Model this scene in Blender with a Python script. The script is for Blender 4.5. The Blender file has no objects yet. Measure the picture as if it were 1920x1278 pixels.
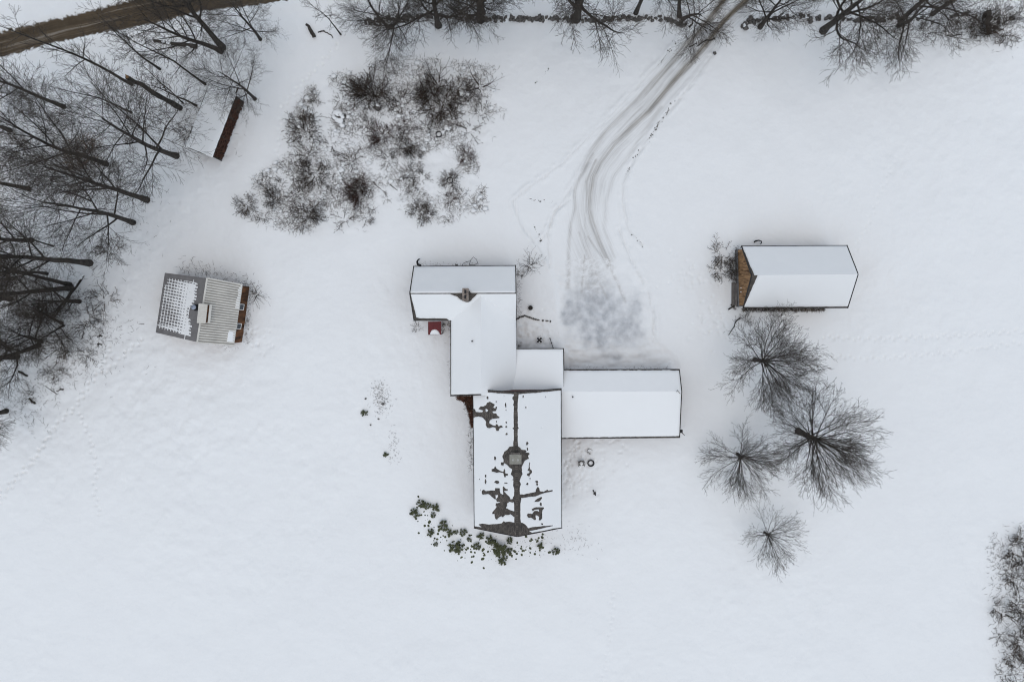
import bpy, math, random
import numpy as np
from mathutils import Vector, Euler

sc = bpy.context.scene
COL = sc.collection
# ------------------------------------------------------------------ camera
HC = 91.0                                   # metres above the snow
cam_d = bpy.data.cameras.new("camera"); cam = bpy.data.objects.new("camera", cam_d); COL.objects.link(cam)
cam_d.lens = 24.0; cam_d.sensor_width = 36.0; cam_d.clip_start = 1.0; cam_d.clip_end = 9000.0
cam.location = (0, 0, HC)
cam.rotation_euler = (-math.atan(69 / 1280), math.atan(5 / 1280), 0)
sc.camera = cam
# ------------------------------------------------------------------ light
SUN_EL, SUN_AZ = 80.0, 185.0                # azimuth clockwise from +y (image up)
w = bpy.data.worlds.new("World"); sc.world = w; w.use_nodes = True
nt = w.node_tree; bg = nt.nodes["Background"]
sky = nt.nodes.new("ShaderNodeTexSky"); sky.sky_type = 'NISHITA'; sky.sun_disc = False
sky.sun_elevation = math.radians(SUN_EL); sky.sun_rotation = math.radians(SUN_AZ)
sky.air_density = 1.0; sky.dust_density = 2.2; sky.ozone_density = 1.0
nt.links.new(sky.outputs[0], bg.inputs[0]); bg.inputs[1].default_value = 0.108
sun_d = bpy.data.lights.new("sun", 'SUN'); sun = bpy.data.objects.new("sun", sun_d); COL.objects.link(sun)
sun_d.energy = 1.2; sun_d.angle = math.radians(150); sun_d.color = (0.98, 0.97, 0.82)
_a = math.radians(SUN_AZ); _e = math.radians(SUN_EL)
sun.rotation_euler = (-Vector((math.sin(_a) * math.cos(_e), math.cos(_a) * math.cos(_e), math.sin(_e)))).to_track_quat('-Z', 'Y').to_euler()
sc.cycles.filter_width = 1.1
sc.view_settings.view_transform = 'Standard'; sc.view_settings.look = 'None'
sc.view_settings.exposure = 0.09; sc.view_settings.gamma = 1.0; sc.view_settings.use_curve_mapping = False

# ------------------------------------------------------------------ helpers
R_ = np.array(Euler(cam.rotation_euler).to_matrix())
def ray(px, py):
    return R_ @ np.array([(px - 960) / 1280.0, -(py - 639) / 1280.0, -1.0])
def P(px, py, z=0.0):                       # surveyed photo point at height z -> metres
    d = ray(px, py); k = (z - HC) / d[2]
    return np.array([d[0] * k, d[1] * k, z])
def on_plane(px, py, a, n):
    d = ray(px, py); o = np.array([0, 0, HC]); return o + d * (np.dot(a - o, n) / np.dot(d, n))

class VN:                                   # value noise
    def __init__(s, seed): s.g = np.random.RandomState(seed).rand(256, 256)
    def __call__(s, x, y):
        xi = np.floor(x).astype(int); yi = np.floor(y).astype(int); fx = x - xi; fy = y - yi
        fx = fx * fx * (3 - 2 * fx); fy = fy * fy * (3 - 2 * fy); g = s.g; X = xi % 256; Y = yi % 256; X1 = (X + 1) % 256; Y1 = (Y + 1) % 256
        return (g[X, Y] * (1 - fx) + g[X1, Y] * fx) * (1 - fy) + (g[X, Y1] * (1 - fx) + g[X1, Y1] * fx) * fy - 0.5
    def fbm(s, x, y, o=4):
        r = 0; a = 1
        for i in range(o): r = r + a * s(x * 2 ** i + 17.3 * i, y * 2 ** i + 9.1 * i); a *= .5
        return r
N1, N2, N3 = VN(1), VN(2), VN(3)

def poly_sdf(X, Y, poly):                   # >0 inside
    poly = np.asarray(poly, float)[:, :2]; n = len(poly); ins = np.zeros(X.shape, bool); dm = np.full(X.shape, 1e9)
    for i in range(n):
        x0, y0 = poly[i]; x1, y1 = poly[(i + 1) % n]; ex, ey = x1 - x0, y1 - y0; L = ex * ex + ey * ey + 1e-12
        t = np.clip(((X - x0) * ex + (Y - y0) * ey) / L, 0, 1)
        dm = np.minimum(dm, (X - x0 - t * ex) ** 2 + (Y - y0 - t * ey) ** 2)
        if abs(ey) > 1e-12:
            ins ^= ((y0 > Y) != (y1 > Y)) & (X < ex * (Y - y0) / ey + x0)
    d = np.sqrt(dm); return np.where(ins, d, -d)
def line_dist(X, Y, pts):                   # distance and arclength fraction
    pts = np.asarray(pts, float)[:, :2]; seg = np.linalg.norm(np.diff(pts, axis=0), axis=1); cum = np.concatenate([[0], np.cumsum(seg)])
    dm = np.full(X.shape, 1e9); sm = np.zeros(X.shape); sg = np.zeros(X.shape)
    for i in range(len(pts) - 1):
        x0, y0 = pts[i]; ex, ey = pts[i + 1] - pts[i]; L = ex * ex + ey * ey + 1e-12
        t = np.clip(((X - x0) * ex + (Y - y0) * ey) / L, 0, 1)
        d = (X - x0 - t * ex) ** 2 + (Y - y0 - t * ey) ** 2; m = d < dm
        dm = np.where(m, d, dm); sm = np.where(m, cum[i] + t * seg[i], sm)
        sg = np.where(m, np.sign(ex * (Y - y0) - ey * (X - x0)), sg)
    return np.sqrt(dm), sm, sg
def pxs(l, z=0.0): return [P(a, b, z)[:2] for a, b in l]

# ------------------------------------------------------------------ materials
def mat(name, col, rough=.8, vary=.25, scale=4.0, bump=0.0, bscale=30.0, col2=None, metal=0.0, coord='Object', stretch=None, spec=.3, detail=6):
    m = bpy.data.materials.new(name); m.use_nodes = True; t = m.node_tree; b = t.nodes["Principled BSDF"]
    b.inputs["Roughness"].default_value = rough; b.inputs["Metallic"].default_value = metal; b.inputs["Specular IOR Level"].default_value = spec
    tc = t.nodes.new("ShaderNodeTexCoord"); src = tc.outputs[coord]
    if stretch:
        mp = t.nodes.new("ShaderNodeMapping"); mp.inputs["Scale"].default_value = stretch; t.links.new(src, mp.inputs[0]); src = mp.outputs[0]
    n = t.nodes.new("ShaderNodeTexNoise"); n.inputs["Scale"].default_value = scale; n.inputs["Detail"].default_value = detail; n.inputs["Roughness"].default_value = .65
    t.links.new(src, n.inputs["Vector"])
    r = t.nodes.new("ShaderNodeValToRGB"); c = np.array(col)
    lo = tuple(np.clip(c * (1 - vary), 0, 1)) + (1,); hi = tuple(np.clip((c if col2 is None else np.array(col2)) * (1 + vary), 0, 1)) + (1,)
    r.color_ramp.elements[0].position = .32; r.color_ramp.elements[1].position = .68
    r.color_ramp.elements[0].color = lo; r.color_ramp.elements[1].color = hi
    t.links.new(n.outputs[0], r.inputs[0]); t.links.new(r.outputs[0], b.inputs["Base Color"])
    if bump:
        n2 = t.nodes.new("ShaderNodeTexNoise"); n2.inputs["Scale"].default_value = bscale; n2.inputs["Detail"].default_value = 5
        t.links.new(src, n2.inputs["Vector"])
        bp = t.nodes.new("ShaderNodeBump"); bp.inputs["Strength"].default_value = 1.0; bp.inputs["Distance"].default_value = bump
        t.links.new(n2.outputs[0], bp.inputs["Height"]); t.links.new(bp.outputs[0], b.inputs["Normal"])
    return m
SNOWC = (0.850, 0.868, 0.872)
def snow_mat(name, bump=.02, bscale=3.0, attr=False, streak=False, ice=False):
    m = mat(name, SNOWC, rough=.75, vary=.012, scale=.25, bump=bump, bscale=bscale, spec=.2); t = m.node_tree; b = t.nodes["Principled BSDF"]
    if attr:                                # packed grit and thawed soil where the attribute says so
        at = t.nodes.new("ShaderNodeAttribute"); at.attribute_name = "dirt"
        st = t.nodes.new("ShaderNodeAttribute"); st.attribute_name = "st"
        mp = t.nodes.new("ShaderNodeMapping"); mp.inputs["Scale"].default_value = (.16, 4.0, 1) if streak else ((.42, .42, 1) if ice else (1.5, 1.5, 1))
        t.links.new(st.outputs["Vector"], mp.inputs[0])
        n = t.nodes.new("ShaderNodeTexNoise"); n.inputs["Scale"].default_value = 1.0; n.inputs["Detail"].default_value = 8 if ice else 9; n.inputs["Roughness"].default_value = .55 if ice else .74
        t.links.new(mp.outputs[0], n.inputs["Vector"])
        ad = t.nodes.new("ShaderNodeMath"); ad.operation = 'MULTIPLY_ADD'; ad.inputs[1].default_value = 1.7 if ice else 3.2; ad.inputs[2].default_value = -.85 if ice else -1.75
        t.links.new(n.outputs[0], ad.inputs[0])
        sm = t.nodes.new("ShaderNodeMath"); sm.operation = 'ADD'; t.links.new(at.outputs["Fac"], sm.inputs[0]); t.links.new(ad.outputs[0], sm.inputs[1])
        mul = t.nodes.new("ShaderNodeMath"); mul.operation = 'MULTIPLY'; t.links.new(at.outputs["Fac"], mul.inputs[0])
        cl = t.nodes.new("ShaderNodeMapRange"); cl.inputs[1].default_value = -.12 if ice else -.42; cl.inputs[2].default_value = .75; t.links.new(sm.outputs[0], cl.inputs[0])
        t.links.new(cl.outputs[0], mul.inputs[1])
        mx = t.nodes.new("ShaderNodeMix"); mx.data_type = 'RGBA'; t.links.new(mul.outputs[0], mx.inputs[0])
        old = b.inputs["Base Color"].links[0].from_socket; t.links.new(old, mx.inputs[6])
        n3 = t.nodes.new("ShaderNodeTexNoise"); n3.inputs["Scale"].default_value = 2.2; n3.inputs["Detail"].default_value = 8; t.links.new(mp.outputs[0], n3.inputs["Vector"])
        rr = t.nodes.new("ShaderNodeValToRGB"); rr.color_ramp.elements[0].position = .35; rr.color_ramp.elements[1].position = .7
        rr.color_ramp.elements[0].color = (.070, .056, .040, 1); rr.color_ramp.elements[1].color = (.30, .255, .195, 1)
        if ice: rr.color_ramp.elements[0].color = (.45, .47, .49, 1); rr.color_ramp.elements[1].color = (.70, .72, .74, 1)
        t.links.new(n3.outputs[0], rr.inputs[0]); t.links.new(rr.outputs[0], mx.inputs[7]); t.links.new(mx.outputs[2], b.inputs["Base Color"])
        if ice:                             # thin lines of grit dragged in by tyres
            gr = t.nodes.new("ShaderNodeAttribute"); gr.attribute_name = "grit"; n4 = t.nodes.new("ShaderNodeTexNoise"); n4.inputs["Scale"].default_value = 1.6; n4.inputs["Detail"].default_value = 9; n4.inputs["Roughness"].default_value = .7
            t.links.new(st.outputs["Vector"], n4.inputs["Vector"]); k1 = t.nodes.new("ShaderNodeMapRange"); k1.inputs[1].default_value = .38; k1.inputs[2].default_value = .62; t.links.new(n4.outputs[0], k1.inputs[0])
            k2 = t.nodes.new("ShaderNodeMath"); k2.operation = 'MULTIPLY'; t.links.new(k1.outputs[0], k2.inputs[0]); t.links.new(gr.outputs["Fac"], k2.inputs[1])
            m3 = t.nodes.new("ShaderNodeMix"); m3.data_type = 'RGBA'; t.links.new(k2.outputs[0], m3.inputs[0]); t.links.new(mx.outputs[2], m3.inputs[6]); m3.inputs[7].default_value = (.24, .21, .17, 1); t.links.new(m3.outputs[2], b.inputs["Base Color"])
    return m
M = {}
M['snow'] = snow_mat("snow_ground", .10, 1.1, attr=True)
M['drive'] = snow_mat("snow_driveway", .03, 2.5, attr=True, streak=True)
M['ice'] = snow_mat("scraped_ice", .05, 1.6, attr=True, ice=True)
M['roofsnow'] = snow_mat("snow_roof", .012, 2.0)
M['lumpsnow'] = snow_mat("snow_lump", .02, 6.0)
M['bark'] = mat("bark", (.028, .024, .020), .95, .45, 2.5, .02, 14, col2=(.062, .055, .048))
M['twig'] = mat("twig", (.044, .037, .031), .9, .3, 1.2, col2=(.085, .071, .059))
M['shrub'] = mat("shrub_twig", (.040, .030, .023), .9, .35, 1.2, col2=(.092, .070, .054))
M['redshrub'] = mat("red_shrub_twig", (.050, .026, .021), .9, .35, 1.2, col2=(.09, .05, .04))
M['tanshrub'] = mat("tan_shrub_twig", (.15, .10, .065), .9, .35, 1.2, col2=(.22, .15, .10))
M['leaf'] = mat("evergreen_leaf", (.026, .034, .015), .6, .4, 3, col2=(.070, .080, .034))
M['stone'] = mat("wall_stone", (.045, .043, .040), .95, .5, 1.4, .03, 8, col2=(.17, .16, .15), coord='Object')
M['iron'] = mat("black_iron", (.018, .018, .020), .6, .3, 6, .004, 30)
M['trim'] = mat("dark_trim", (.028, .027, .028), .7, .3, 2)
M['shinglewall'] = mat("weathered_grey_wood", (.16, .15, .14), .9, .4, 1.2, .01, 20, stretch=(1, 1, 6))
M['redwall'] = mat("dark_red_clapboard", (.075, .028, .022), .85, .3, 1.5, .01, 20)
M['redmetal'] = mat("red_metal", (.125, .020, .022), .5, .2, 3)
M['brick'] = mat("chimney_brick", (.15, .12, .10), .95, .35, 5, .02, 20, col2=(.30, .26, .23))
M['cap'] = mat("stone_cap", (.27, .265, .23), .9, .18, 3, .01, 18)
M['brown'] = mat("barn_board", (.13, .065, .030), .9, .6, 1.3, .01, 20, col2=(.34, .20, .10), stretch=(1, 3, .35))
M['rust'] = mat("shed_board", (.032, .016, .010), .9, .6, .7, .01, 20, col2=(.14, .062, .027), stretch=(1, 3, .5))
M['wood'] = mat("firewood", (.030, .017, .014), .95, .6, 3, .01, 20, col2=(.095, .046, .032))
M['concrete'] = mat("foundation", (.20, .20, .20), .95, .3, 2, .02, 12)
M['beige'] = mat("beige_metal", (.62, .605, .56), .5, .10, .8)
M['pan'] = mat("metal_pan_shaded", (.36, .345, .315), .5, .16, .8)  # darker than the ribs: valley shade put into the colour
M['grey'] = mat("grey_metal", (.19, .185, .185), .45, .14, 1.2)
M['steel'] = mat("galvanised_steel", (.30, .34, .42), .4, .12, 3, metal=.3)
M['white'] = mat("white_paint", (.78, .78, .77), .6, .05, 3)
M['glass'] = mat("window_glass", (.035, .042, .05), .08, .2, 1, spec=.6)
M['road'] = mat("dirt_road", (.050, .041, .030), .95, .35, .5, .03, 5, col2=(.14, .115, .085))
M['weed'] = mat("dead_weed", (.045, .036, .028), .95, .5, .8, col2=(.085, .068, .052))
def shingle_mat():
    m = bpy.data.materials.new("asphalt_shingle"); m.use_nodes = True; t = m.node_tree; b = t.nodes["Principled BSDF"]; b.inputs["Roughness"].default_value = .95
    uv = t.nodes.new("ShaderNodeTexCoord"); br = t.nodes.new("ShaderNodeTexBrick"); t.links.new(uv.outputs["UV"], br.inputs["Vector"])
    br.inputs["Color1"].default_value = (.066, .062, .058, 1); br.inputs["Color2"].default_value = (.135, .125, .115, 1); br.inputs["Mortar"].default_value = (.02, .02, .02, 1)
    br.inputs["Scale"].default_value = 1.0; br.inputs["Brick Width"].default_value = .31; br.inputs["Row Height"].default_value = .15; br.inputs["Mortar Size"].default_value = .012; br.inputs["Bias"].default_value = 0
    n = t.nodes.new("ShaderNodeTexNoise"); n.inputs["Scale"].default_value = 1.3; n.inputs["Detail"].default_value = 7; t.links.new(uv.outputs["UV"], n.inputs["Vector"])
    mx = t.nodes.new("ShaderNodeMix"); mx.data_type = 'RGBA'; mx.blend_type = 'MULTIPLY'; mx.inputs[0].default_value = .8
    rr = t.nodes.new("ShaderNodeValToRGB"); rr.color_ramp.elements[0].color = (.55, .52, .5, 1); rr.color_ramp.elements[1].color = (1.35, 1.25, 1.15, 1); rr.color_ramp.elements[0].position = .3; rr.color_ramp.elements[1].position = .7
    t.links.new(n.outputs[0], rr.inputs[0]); t.links.new(br.outputs[0], mx.inputs[6]); t.links.new(rr.outputs[0], mx.inputs[7]); t.links.new(mx.outputs[2], b.inputs["Base Color"])
    bp = t.nodes.new("ShaderNodeBump"); bp.inputs["Distance"].default_value = .015; t.links.new(br.outputs["Fac"], bp.inputs["Height"]); bp.invert = True; t.links.new(bp.outputs[0], b.inputs["Normal"])
    return m
M['shingle'] = shingle_mat()

# ------------------------------------------------------------------ object helpers
def tag(o, label=None, cat=None, group=None, kind=None):
    if label: o["label"] = label
    if cat: o["category"] = cat
    if group: o["group"] = group
    if kind: o["kind"] = kind
    return o
def thing(name, loc, label, cat, group=None, rz=0.0):
    o = bpy.data.objects.new(name, None); COL.objects.link(o); o.location = tuple(loc); o.rotation_euler = (0, 0, rz); o.empty_display_size = .3
    return tag(o, label, cat, group)
def link(name, me, parent=None, loc=None):
    o = bpy.data.objects.new(name, me); COL.objects.link(o)
    if parent is not None: o.parent = parent
    if loc is not None: o.location = tuple(loc)
    return o
def mesh_np(name, V, F, m, smooth=False, uv=None):
    me = bpy.data.meshes.new(name); V = np.asarray(V, np.float32); F = np.asarray(F, np.int32)
    me.vertices.add(len(V)); me.vertices.foreach_set("co", V.ravel())
    k = F.shape[1]; me.loops.add(F.size); me.loops.foreach_set("vertex_index", F.ravel()); me.polygons.add(len(F))
    me.polygons.foreach_set("loop_start", np.arange(0, F.size, k, dtype=np.int32)); me.polygons.foreach_set("loop_total", np.full(len(F), k, np.int32))
    if smooth: me.polygons.foreach_set("use_smooth", np.ones(len(F), bool))
    me.update(calc_edges=True); me.materials.append(m)
    return me
class MB:
    def __init__(s): s.v = []; s.f = []; s.uv = []
    def poly(s, pts, uvs=None):
        n = len(s.v); s.v += [tuple(p) for p in pts]; s.f.append(tuple(range(n, n + len(pts)))); s.uv += list(uvs) if uvs else [(0, 0)] * len(pts)
    def prism(s, bot, top):
        n = len(bot); s.poly(top); s.poly(bot[::-1])
        for i in range(n): j = (i + 1) % n; s.poly([bot[i], bot[j], top[j], top[i]])
    def box(s, c, size, rz=0.0, rx=0.0, ry=0.0):
        R = Euler((rx, ry, rz)).to_matrix(); hx, hy, hz = [k / 2 for k in size]; c = Vector(c)
        q = [c + R @ Vector((x * hx, y * hy, z * hz)) for z in (-1, 1) for x, y in ((-1, -1), (1, -1), (1, 1), (-1, 1))]
        s.prism(q[:4], q[4:])
    def bar(s, a, b, wd, ht):
        a = Vector(a); b = Vector(b); d = (b - a); L = d.length; q = d.to_track_quat('X', 'Z'); c = (a + b) / 2
        r = [c + q @ Vector((x * L / 2, y * wd / 2, z * ht / 2)) for z in (-1, 1) for x, y in ((-1, -1), (1, -1), (1, 1), (-1, 1))]
        s.prism(r[:4], r[4:])
    def tube(s, pts, rad, n=8, cap=True):
        pts = [Vector(p) for p in pts]; rad = rad if hasattr(rad, '__len__') else [rad] * len(pts); base = len(s.v); ref = Vector((.31, .17, .93))
        rings = []
        for i, p in enumerate(pts):
            d = (pts[min(i + 1, len(pts) - 1)] - pts[max(i - 1, 0)]).normalized(); u = d.cross(ref)
            if u.length < .05: u = d.cross(Vector((1, 0, 0)))
            u.normalize(); v = d.cross(u)
            rings.append([p + (u * math.cos(2 * math.pi * k / n) + v * math.sin(2 * math.pi * k / n)) * rad[i] for k in range(n)])
        for i in range(len(rings) - 1):
            for k in range(n): s.poly([rings[i][k], rings[i][(k + 1) % n], rings[i + 1][(k + 1) % n], rings[i + 1][k]])
        if cap: s.poly(rings[0][::-1]); s.poly(rings[-1])
    def ring(s, c, R, r, n=24, k=8, arc=(0, 2 * math.pi), sq=1.0):
        a0, a1 = arc; full = abs(a1 - a0 - 2 * math.pi) < 1e-6
        pts = [(c[0] + R * math.cos(a0 + (a1 - a0) * i / n), c[1] + R * sq * math.sin(a0 + (a1 - a0) * i / n), c[2]) for i in range(n + 1)]
        s.tube(pts, r, k, cap=not full)
    def build(s, name, m, parent=None, loc=None, smooth=False, kind=None, label=None):
        me = bpy.data.meshes.new(name); me.from_pydata(s.v, [], s.f); me.materials.append(m)
        ul = me.uv_layers.new(name="UVMap"); ul.data.foreach_set("uv", np.array(s.uv, np.float32).ravel())
        if smooth: me.polygons.foreach_set("use_smooth", np.ones(len(me.polygons), bool))
        o = link(name, me, parent, loc)
        if kind: o["kind"] = kind
        if label: o["label"] = label
        return o

# ------------------------------------------------------------------ ground
DRIVE = [(1338, -60), (1330, 10), (1300, 45), (1240, 115), (1160, 200), (1100, 262), (1050, 310), (985, 357), (962, 378), (975, 420), (1010, 465), (1030, 500), (1042, 540), (1095, 532), (1180, 540), (1218, 548), (1200, 500), (1182, 440), (1170, 390), (1172, 345), (1192, 300), (1227, 235), (1262, 185), (1335, 110), (1410, 20), (1440, -60)]
YARD = [(1026, 492), (1040, 540), (1044, 590), (1050, 640), (1060, 664), (1060, 695), (1280, 695), (1270, 668), (1236, 640), (1230, 575), (1220, 545), (1204, 505), (1170, 488), (1120, 483), (1070, 486)]
ROAD = [(-400, 120), (-200, 100), (0, 60), (125, 30), (225, 5), (340, -28), (500, -55), (800, -90), (800, -50), (640, -14), (480, 13), (375, 24), (300, 44), (250, 54), (175, 67), (87, 87), (0, 112), (-200, 158), (-400, 190)]
THICK = [(445, 380), (475, 335), (540, 300), (545, 230), (580, 170), (660, 130), (760, 110), (930, 130), (945, 210), (905, 290), (905, 390), (840, 415), (720, 385), (700, 430), (560, 430), (480, 415)]
WOODS = [(-200, -200), (480, -200), (520, 60), (500, 200), (440, 330), (320, 480), (240, 590), (130, 760), (40, 860), (-200, 950)]
TRACKS = [  # photo polyline, half width m, strength at start, at end
    ([(1385, -50), (1357, 0), (1335, 30), (1310, 60), (1282, 90), (1247, 132), (1210, 172), (1172, 210), (1135, 248), (1110, 285), (1095, 319)], .66, 1.15, .50),
    ([(1420, -50), (1400, 0), (1382, 15), (1360, 37), (1330, 75), (1292, 120), (1255, 162), (1217, 207), (1185, 237), (1152, 270), (1125, 305), (1112, 332), (1107, 366), (1105, 392), (1110, 416), (1122, 449), (1143, 497)], .60, 1.15, .60),
    ([(1262, 130), (1230, 170), (1190, 212), (1150, 262), (1128, 300)], .5, .45, .4),
    ([(1112, 287), (1088, 332), (1078, 357), (1078, 390), (1071, 418), (1067, 452), (1066, 499), (1064, 540)], .34, .58, .45),
    ([(1118, 300), (1100, 340), (1100, 376), (1097, 418), (1097, 443), (1102, 478), (1112, 510)], .3, .62, .45),
    ([(1086, 435), (1095, 461), (1105, 485), (1125, 530), (1138, 560)], .2, .6, .42),
    ([(1102, 443), (1121, 471), (1140, 495), (1160, 535), (1172, 565)], .2, .62, .5),
    ([(1240, 200), (1205, 250), (1180, 290), (1150, 330), (1135, 380), (1133, 430), (1150, 480)], .45, .42, .35),
    ([(1097, 478), (1093, 510), (1090, 548)], .22, .6, .45),
]
EDGES = [[(1300, 45), (1240, 115), (1160, 200), (1100, 262), (1050, 310), (985, 357), (962, 378), (975, 420), (1010, 465), (1022, 485)],
         [(1335, 105), (1290, 165), (1245, 220), (1200, 282), (1176, 323), (1168, 349), (1168, 383), (1178, 431), (1215, 469)],
         [(1010, 455), (1028, 435), (1040, 395), (1070, 375)], [(1030, 500), (1026, 440), (1036, 405), (1060, 370), (1110, 290)], [(1215, 548), (1226, 590), (1225, 640)], [(1160, 430), (1185, 490), (1205, 530)]]
TRAILS = [([(205, 650), (190, 690), (165, 725), (140, 765), (100, 800), (70, 850), (35, 890), (0, 925), (-40, 960)], 1.0), ([(265, 637), (240, 655), (218, 678), (200, 695), (190, 700)], .8), ([(150, 775), (160, 800), (170, 820), (175, 850), (182, 870), (180, 920), (190, 970)], .7),
          ([(0, 940), (60, 870), (105, 800)], .6), ([(1545, 632), (1620, 636), (1720, 633), (1800, 628), (1920, 620)], .55), ([(1550, 668), (1660, 672), (1780, 660), (1920, 640)], .5), ([(545, 350), (520, 290), (530, 200), (590, 130), (640, 80)], .6), ([(1085, 830), (1070, 860), (1060, 895)], .8), ([(1150, 1110), (1145, 1180), (1130, 1278)], .35), ([(1500, 560), (1600, 480), (1680, 300)], .3)]
xs_f = np.arange(-76, 76.01, .16); ys_f = np.arange(-60, 49.01, .16)
out = np.array([3200, 1800, 1000, 560, 320, 200, 140, 105, 90, 82.])
xs = np.concatenate([-out, xs_f, out[::-1]]); ys = np.concatenate([-out + 15, ys_f, out[::-1] - 20])
GX, GY = np.meshgrid(xs, ys, indexing='ij')
rng = np.random.RandomState(5)
prints = []
for line, amp in TRAILS:
    q = np.array(pxs(line)); seg = np.linalg.norm(np.diff(q, axis=0), axis=1); tot = seg.sum(); s = 0.0; k = 0
    cum = np.concatenate([[0], np.cumsum(seg)])
    while s < tot:
        x = np.interp(s, cum, q[:, 0]); y = np.interp(s, cum, q[:, 1]); i = min(np.searchsorted(cum, s, 'right') - 1, len(seg) - 1); d = (q[i + 1] - q[i]) / seg[i]
        o = .16 * (1 if k % 2 else -1) + rng.normal(0, .05); prints.append((x - d[1] * o, y + d[0] * o, .34 * amp, .19)); s += .55 + rng.rand() * .3; k += 1
for _ in range(480):                         # trodden snow about the doors, chairs and barn
    c = [(1090, 850, 30), (1300, 520, 30), (1080, 900, 25), (1110, 840, 35), (1345, 610, 22), (1010, 630, 26), (470, 640, 20)][rng.randint(7)]
    q = P(c[0] + rng.normal(0, c[2]), c[1] + rng.normal(0, c[2] * .8)); prints.append((q[0], q[1], .20 * rng.rand(), .12 + .12 * rng.rand()))
def height(X, Y):
    far = np.clip((np.hypot(X, Y) - 90) / 150, 0, 1)
    z = .55 * N1.fbm(X / 24, Y / 24, 3) + .20 * N2.fbm(X / 5, Y / 5, 3) + far * 14 * N3.fbm(X / 420, Y / 420, 3)
    lump = np.clip(poly_sdf(X, Y, pxs(THICK)) / 1.5 + .5, 0, 1) + .7 * np.clip(poly_sdf(X, Y, pxs(WOODS)) / 2, 0, 1) + .8 * np.exp(-((X + 48) ** 2 + (Y + 12) ** 2) / 260) + .5 * np.exp(-((X - 8) ** 2 + (Y + 20) ** 2) / 60)
    lump = lump + .35 * (N1.fbm(X / 17 + 4, Y / 17, 2) > .12)
    z += (.06 + .30 * np.clip(lump, 0, 1.2)) * N3.fbm(X / 1.1, Y / 1.1, 3) * .6
    return z
def height_full(X, Y):
    z = height(X, Y); dr = poly_sdf(X, Y, pxs(DRIVE)); ya = poly_sdf(X, Y, pxs(YARD)); d = np.maximum(dr, ya)
    z = z - .13 * np.clip(d / .5, 0, 1) + .05 * np.exp(-((d + .1) / .35) ** 2) * (.5 + N2(X / .5, Y / .5))
    z += np.clip(d, 0, .6) * .32 * N1.fbm(X / 1.0, Y / .6, 3) * (ya > dr)
    r = poly_sdf(X, Y, pxs(ROAD)); z = z - .18 * np.clip(r / .6, 0, 1) + .22 * np.exp(-((r + .5) / .7) ** 2)
    ct = poly_sdf(X, Y, pxs([(970, 600), (1034, 602), (1040, 650), (970, 650)])); z += .25 * np.clip(ct / .4, 0, 1) * N2.fbm(X / .45, Y / .45, 2)
    return z, dr, ya, r
Z, DR, YA, RD = height_full(GX, GY)
fine_x0, fine_y0 = len(out), len(out)
def near(cx, cy, r):
    i0 = fine_x0 + int((cx - r - xs_f[0]) / .16); i1 = fine_x0 + int((cx + r - xs_f[0]) / .16) + 2; j0 = fine_y0 + int((cy - r - ys_f[0]) / .16); j1 = fine_y0 + int((cy + r - ys_f[0]) / .16) + 2
    return slice(max(i0, 0), max(i1, 0)), slice(max(j0, 0), max(j1, 0))
for x, y, a, r in prints:
    sl = near(x, y, r * 2.2); d2 = (GX[sl] - x) ** 2 + (GY[sl] - y) ** 2
    Z[sl] -= a * np.exp(-d2 / r ** 2) - .12 * a * np.exp(-((np.sqrt(d2) - r * 1.5) / (r * .5)) ** 2)
DIRT = np.zeros_like(Z); ST = np.zeros(Z.shape + (3,)); ST[..., 0] = GX; ST[..., 1] = GY
sub = ((DR > -1.2) | (YA > -.5)) & (np.abs(GX) < 80) & (np.abs(GY) < 60); X_, Y_ = GX[sub], GY[sub]; dd = np.zeros(X_.shape)
d0, s0, g0 = line_dist(X_, Y_, pxs(TRACKS[1][0])); stv = np.stack([s0, d0 * g0, 0 * s0], 1)
for line, wd, a0, a1 in TRACKS:
    q = pxs(line); L = np.linalg.norm(np.diff(np.array(q), axis=0), axis=1).sum(); d, s, g = line_dist(X_, Y_, q)
    a = a0 + (a1 - a0) * np.clip(s / L * 1.5, 0, 1); dd = np.maximum(dd, a * np.exp(-(d / wd) ** 2))
    Z[sub] -= .05 * np.exp(-(d / wd) ** 2)
for e in EDGES:
    d, s, g = line_dist(X_, Y_, pxs(e)); k_ = np.clip(.5 + 2 * N2.fbm(X_ / .8, Y_ / .8, 2), 0, 1.2); Z[sub] += k_ * (-.14 * np.exp(-(d / .18) ** 2) + .12 * np.exp(-((d - .4) / .22) ** 2)); dd = np.maximum(dd, .26 * np.exp(-(d / .16) ** 2))
d, s, g = line_dist(X_, Y_, pxs([(1400, 0), (1340, 60), (1282, 115)])); dd = np.maximum(dd, .5 * np.exp(-(d / 1.7) ** 2)); d, s, g = line_dist(X_, Y_, pxs([(1282, 115), (1200, 212), (1120, 320), (1100, 400), (1100, 470), (1110, 530)])); dd = np.maximum(dd, .36 * np.exp(-(d / 2.1) ** 2))
GRIT = np.zeros_like(DIRT); GRIT[sub] = dd; DIRT[sub] = dd; ST[sub] = stv; ST_DRIVE = ST.copy()
yb = (YA > -.5) & (np.abs(GX) < 80); X_, Y_ = GX[yb], GY[yb]; ic = np.zeros(X_.shape)
for cx, cy, rx, ry, a in [(1065, 598, 24, 58, 1.15), (1115, 580, 68, 48, .95), (1120, 525, 60, 26, .45), (1130, 622, 20, 38, 1.15), (1110, 552, 50, 18, .85), (1090, 630, 55, 32, .85), (1170, 615, 52, 48, .8), (1195, 575, 36, 34, .66), (1085, 676, 40, 14, .8), (1160, 672, 70, 16, .7)]:
    c = P(cx, cy); ic = np.maximum(ic, a * np.exp(-((X_ - c[0]) / (rx / 14)) ** 2 - ((Y_ - c[1]) / (ry / 14)) ** 2))
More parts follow.
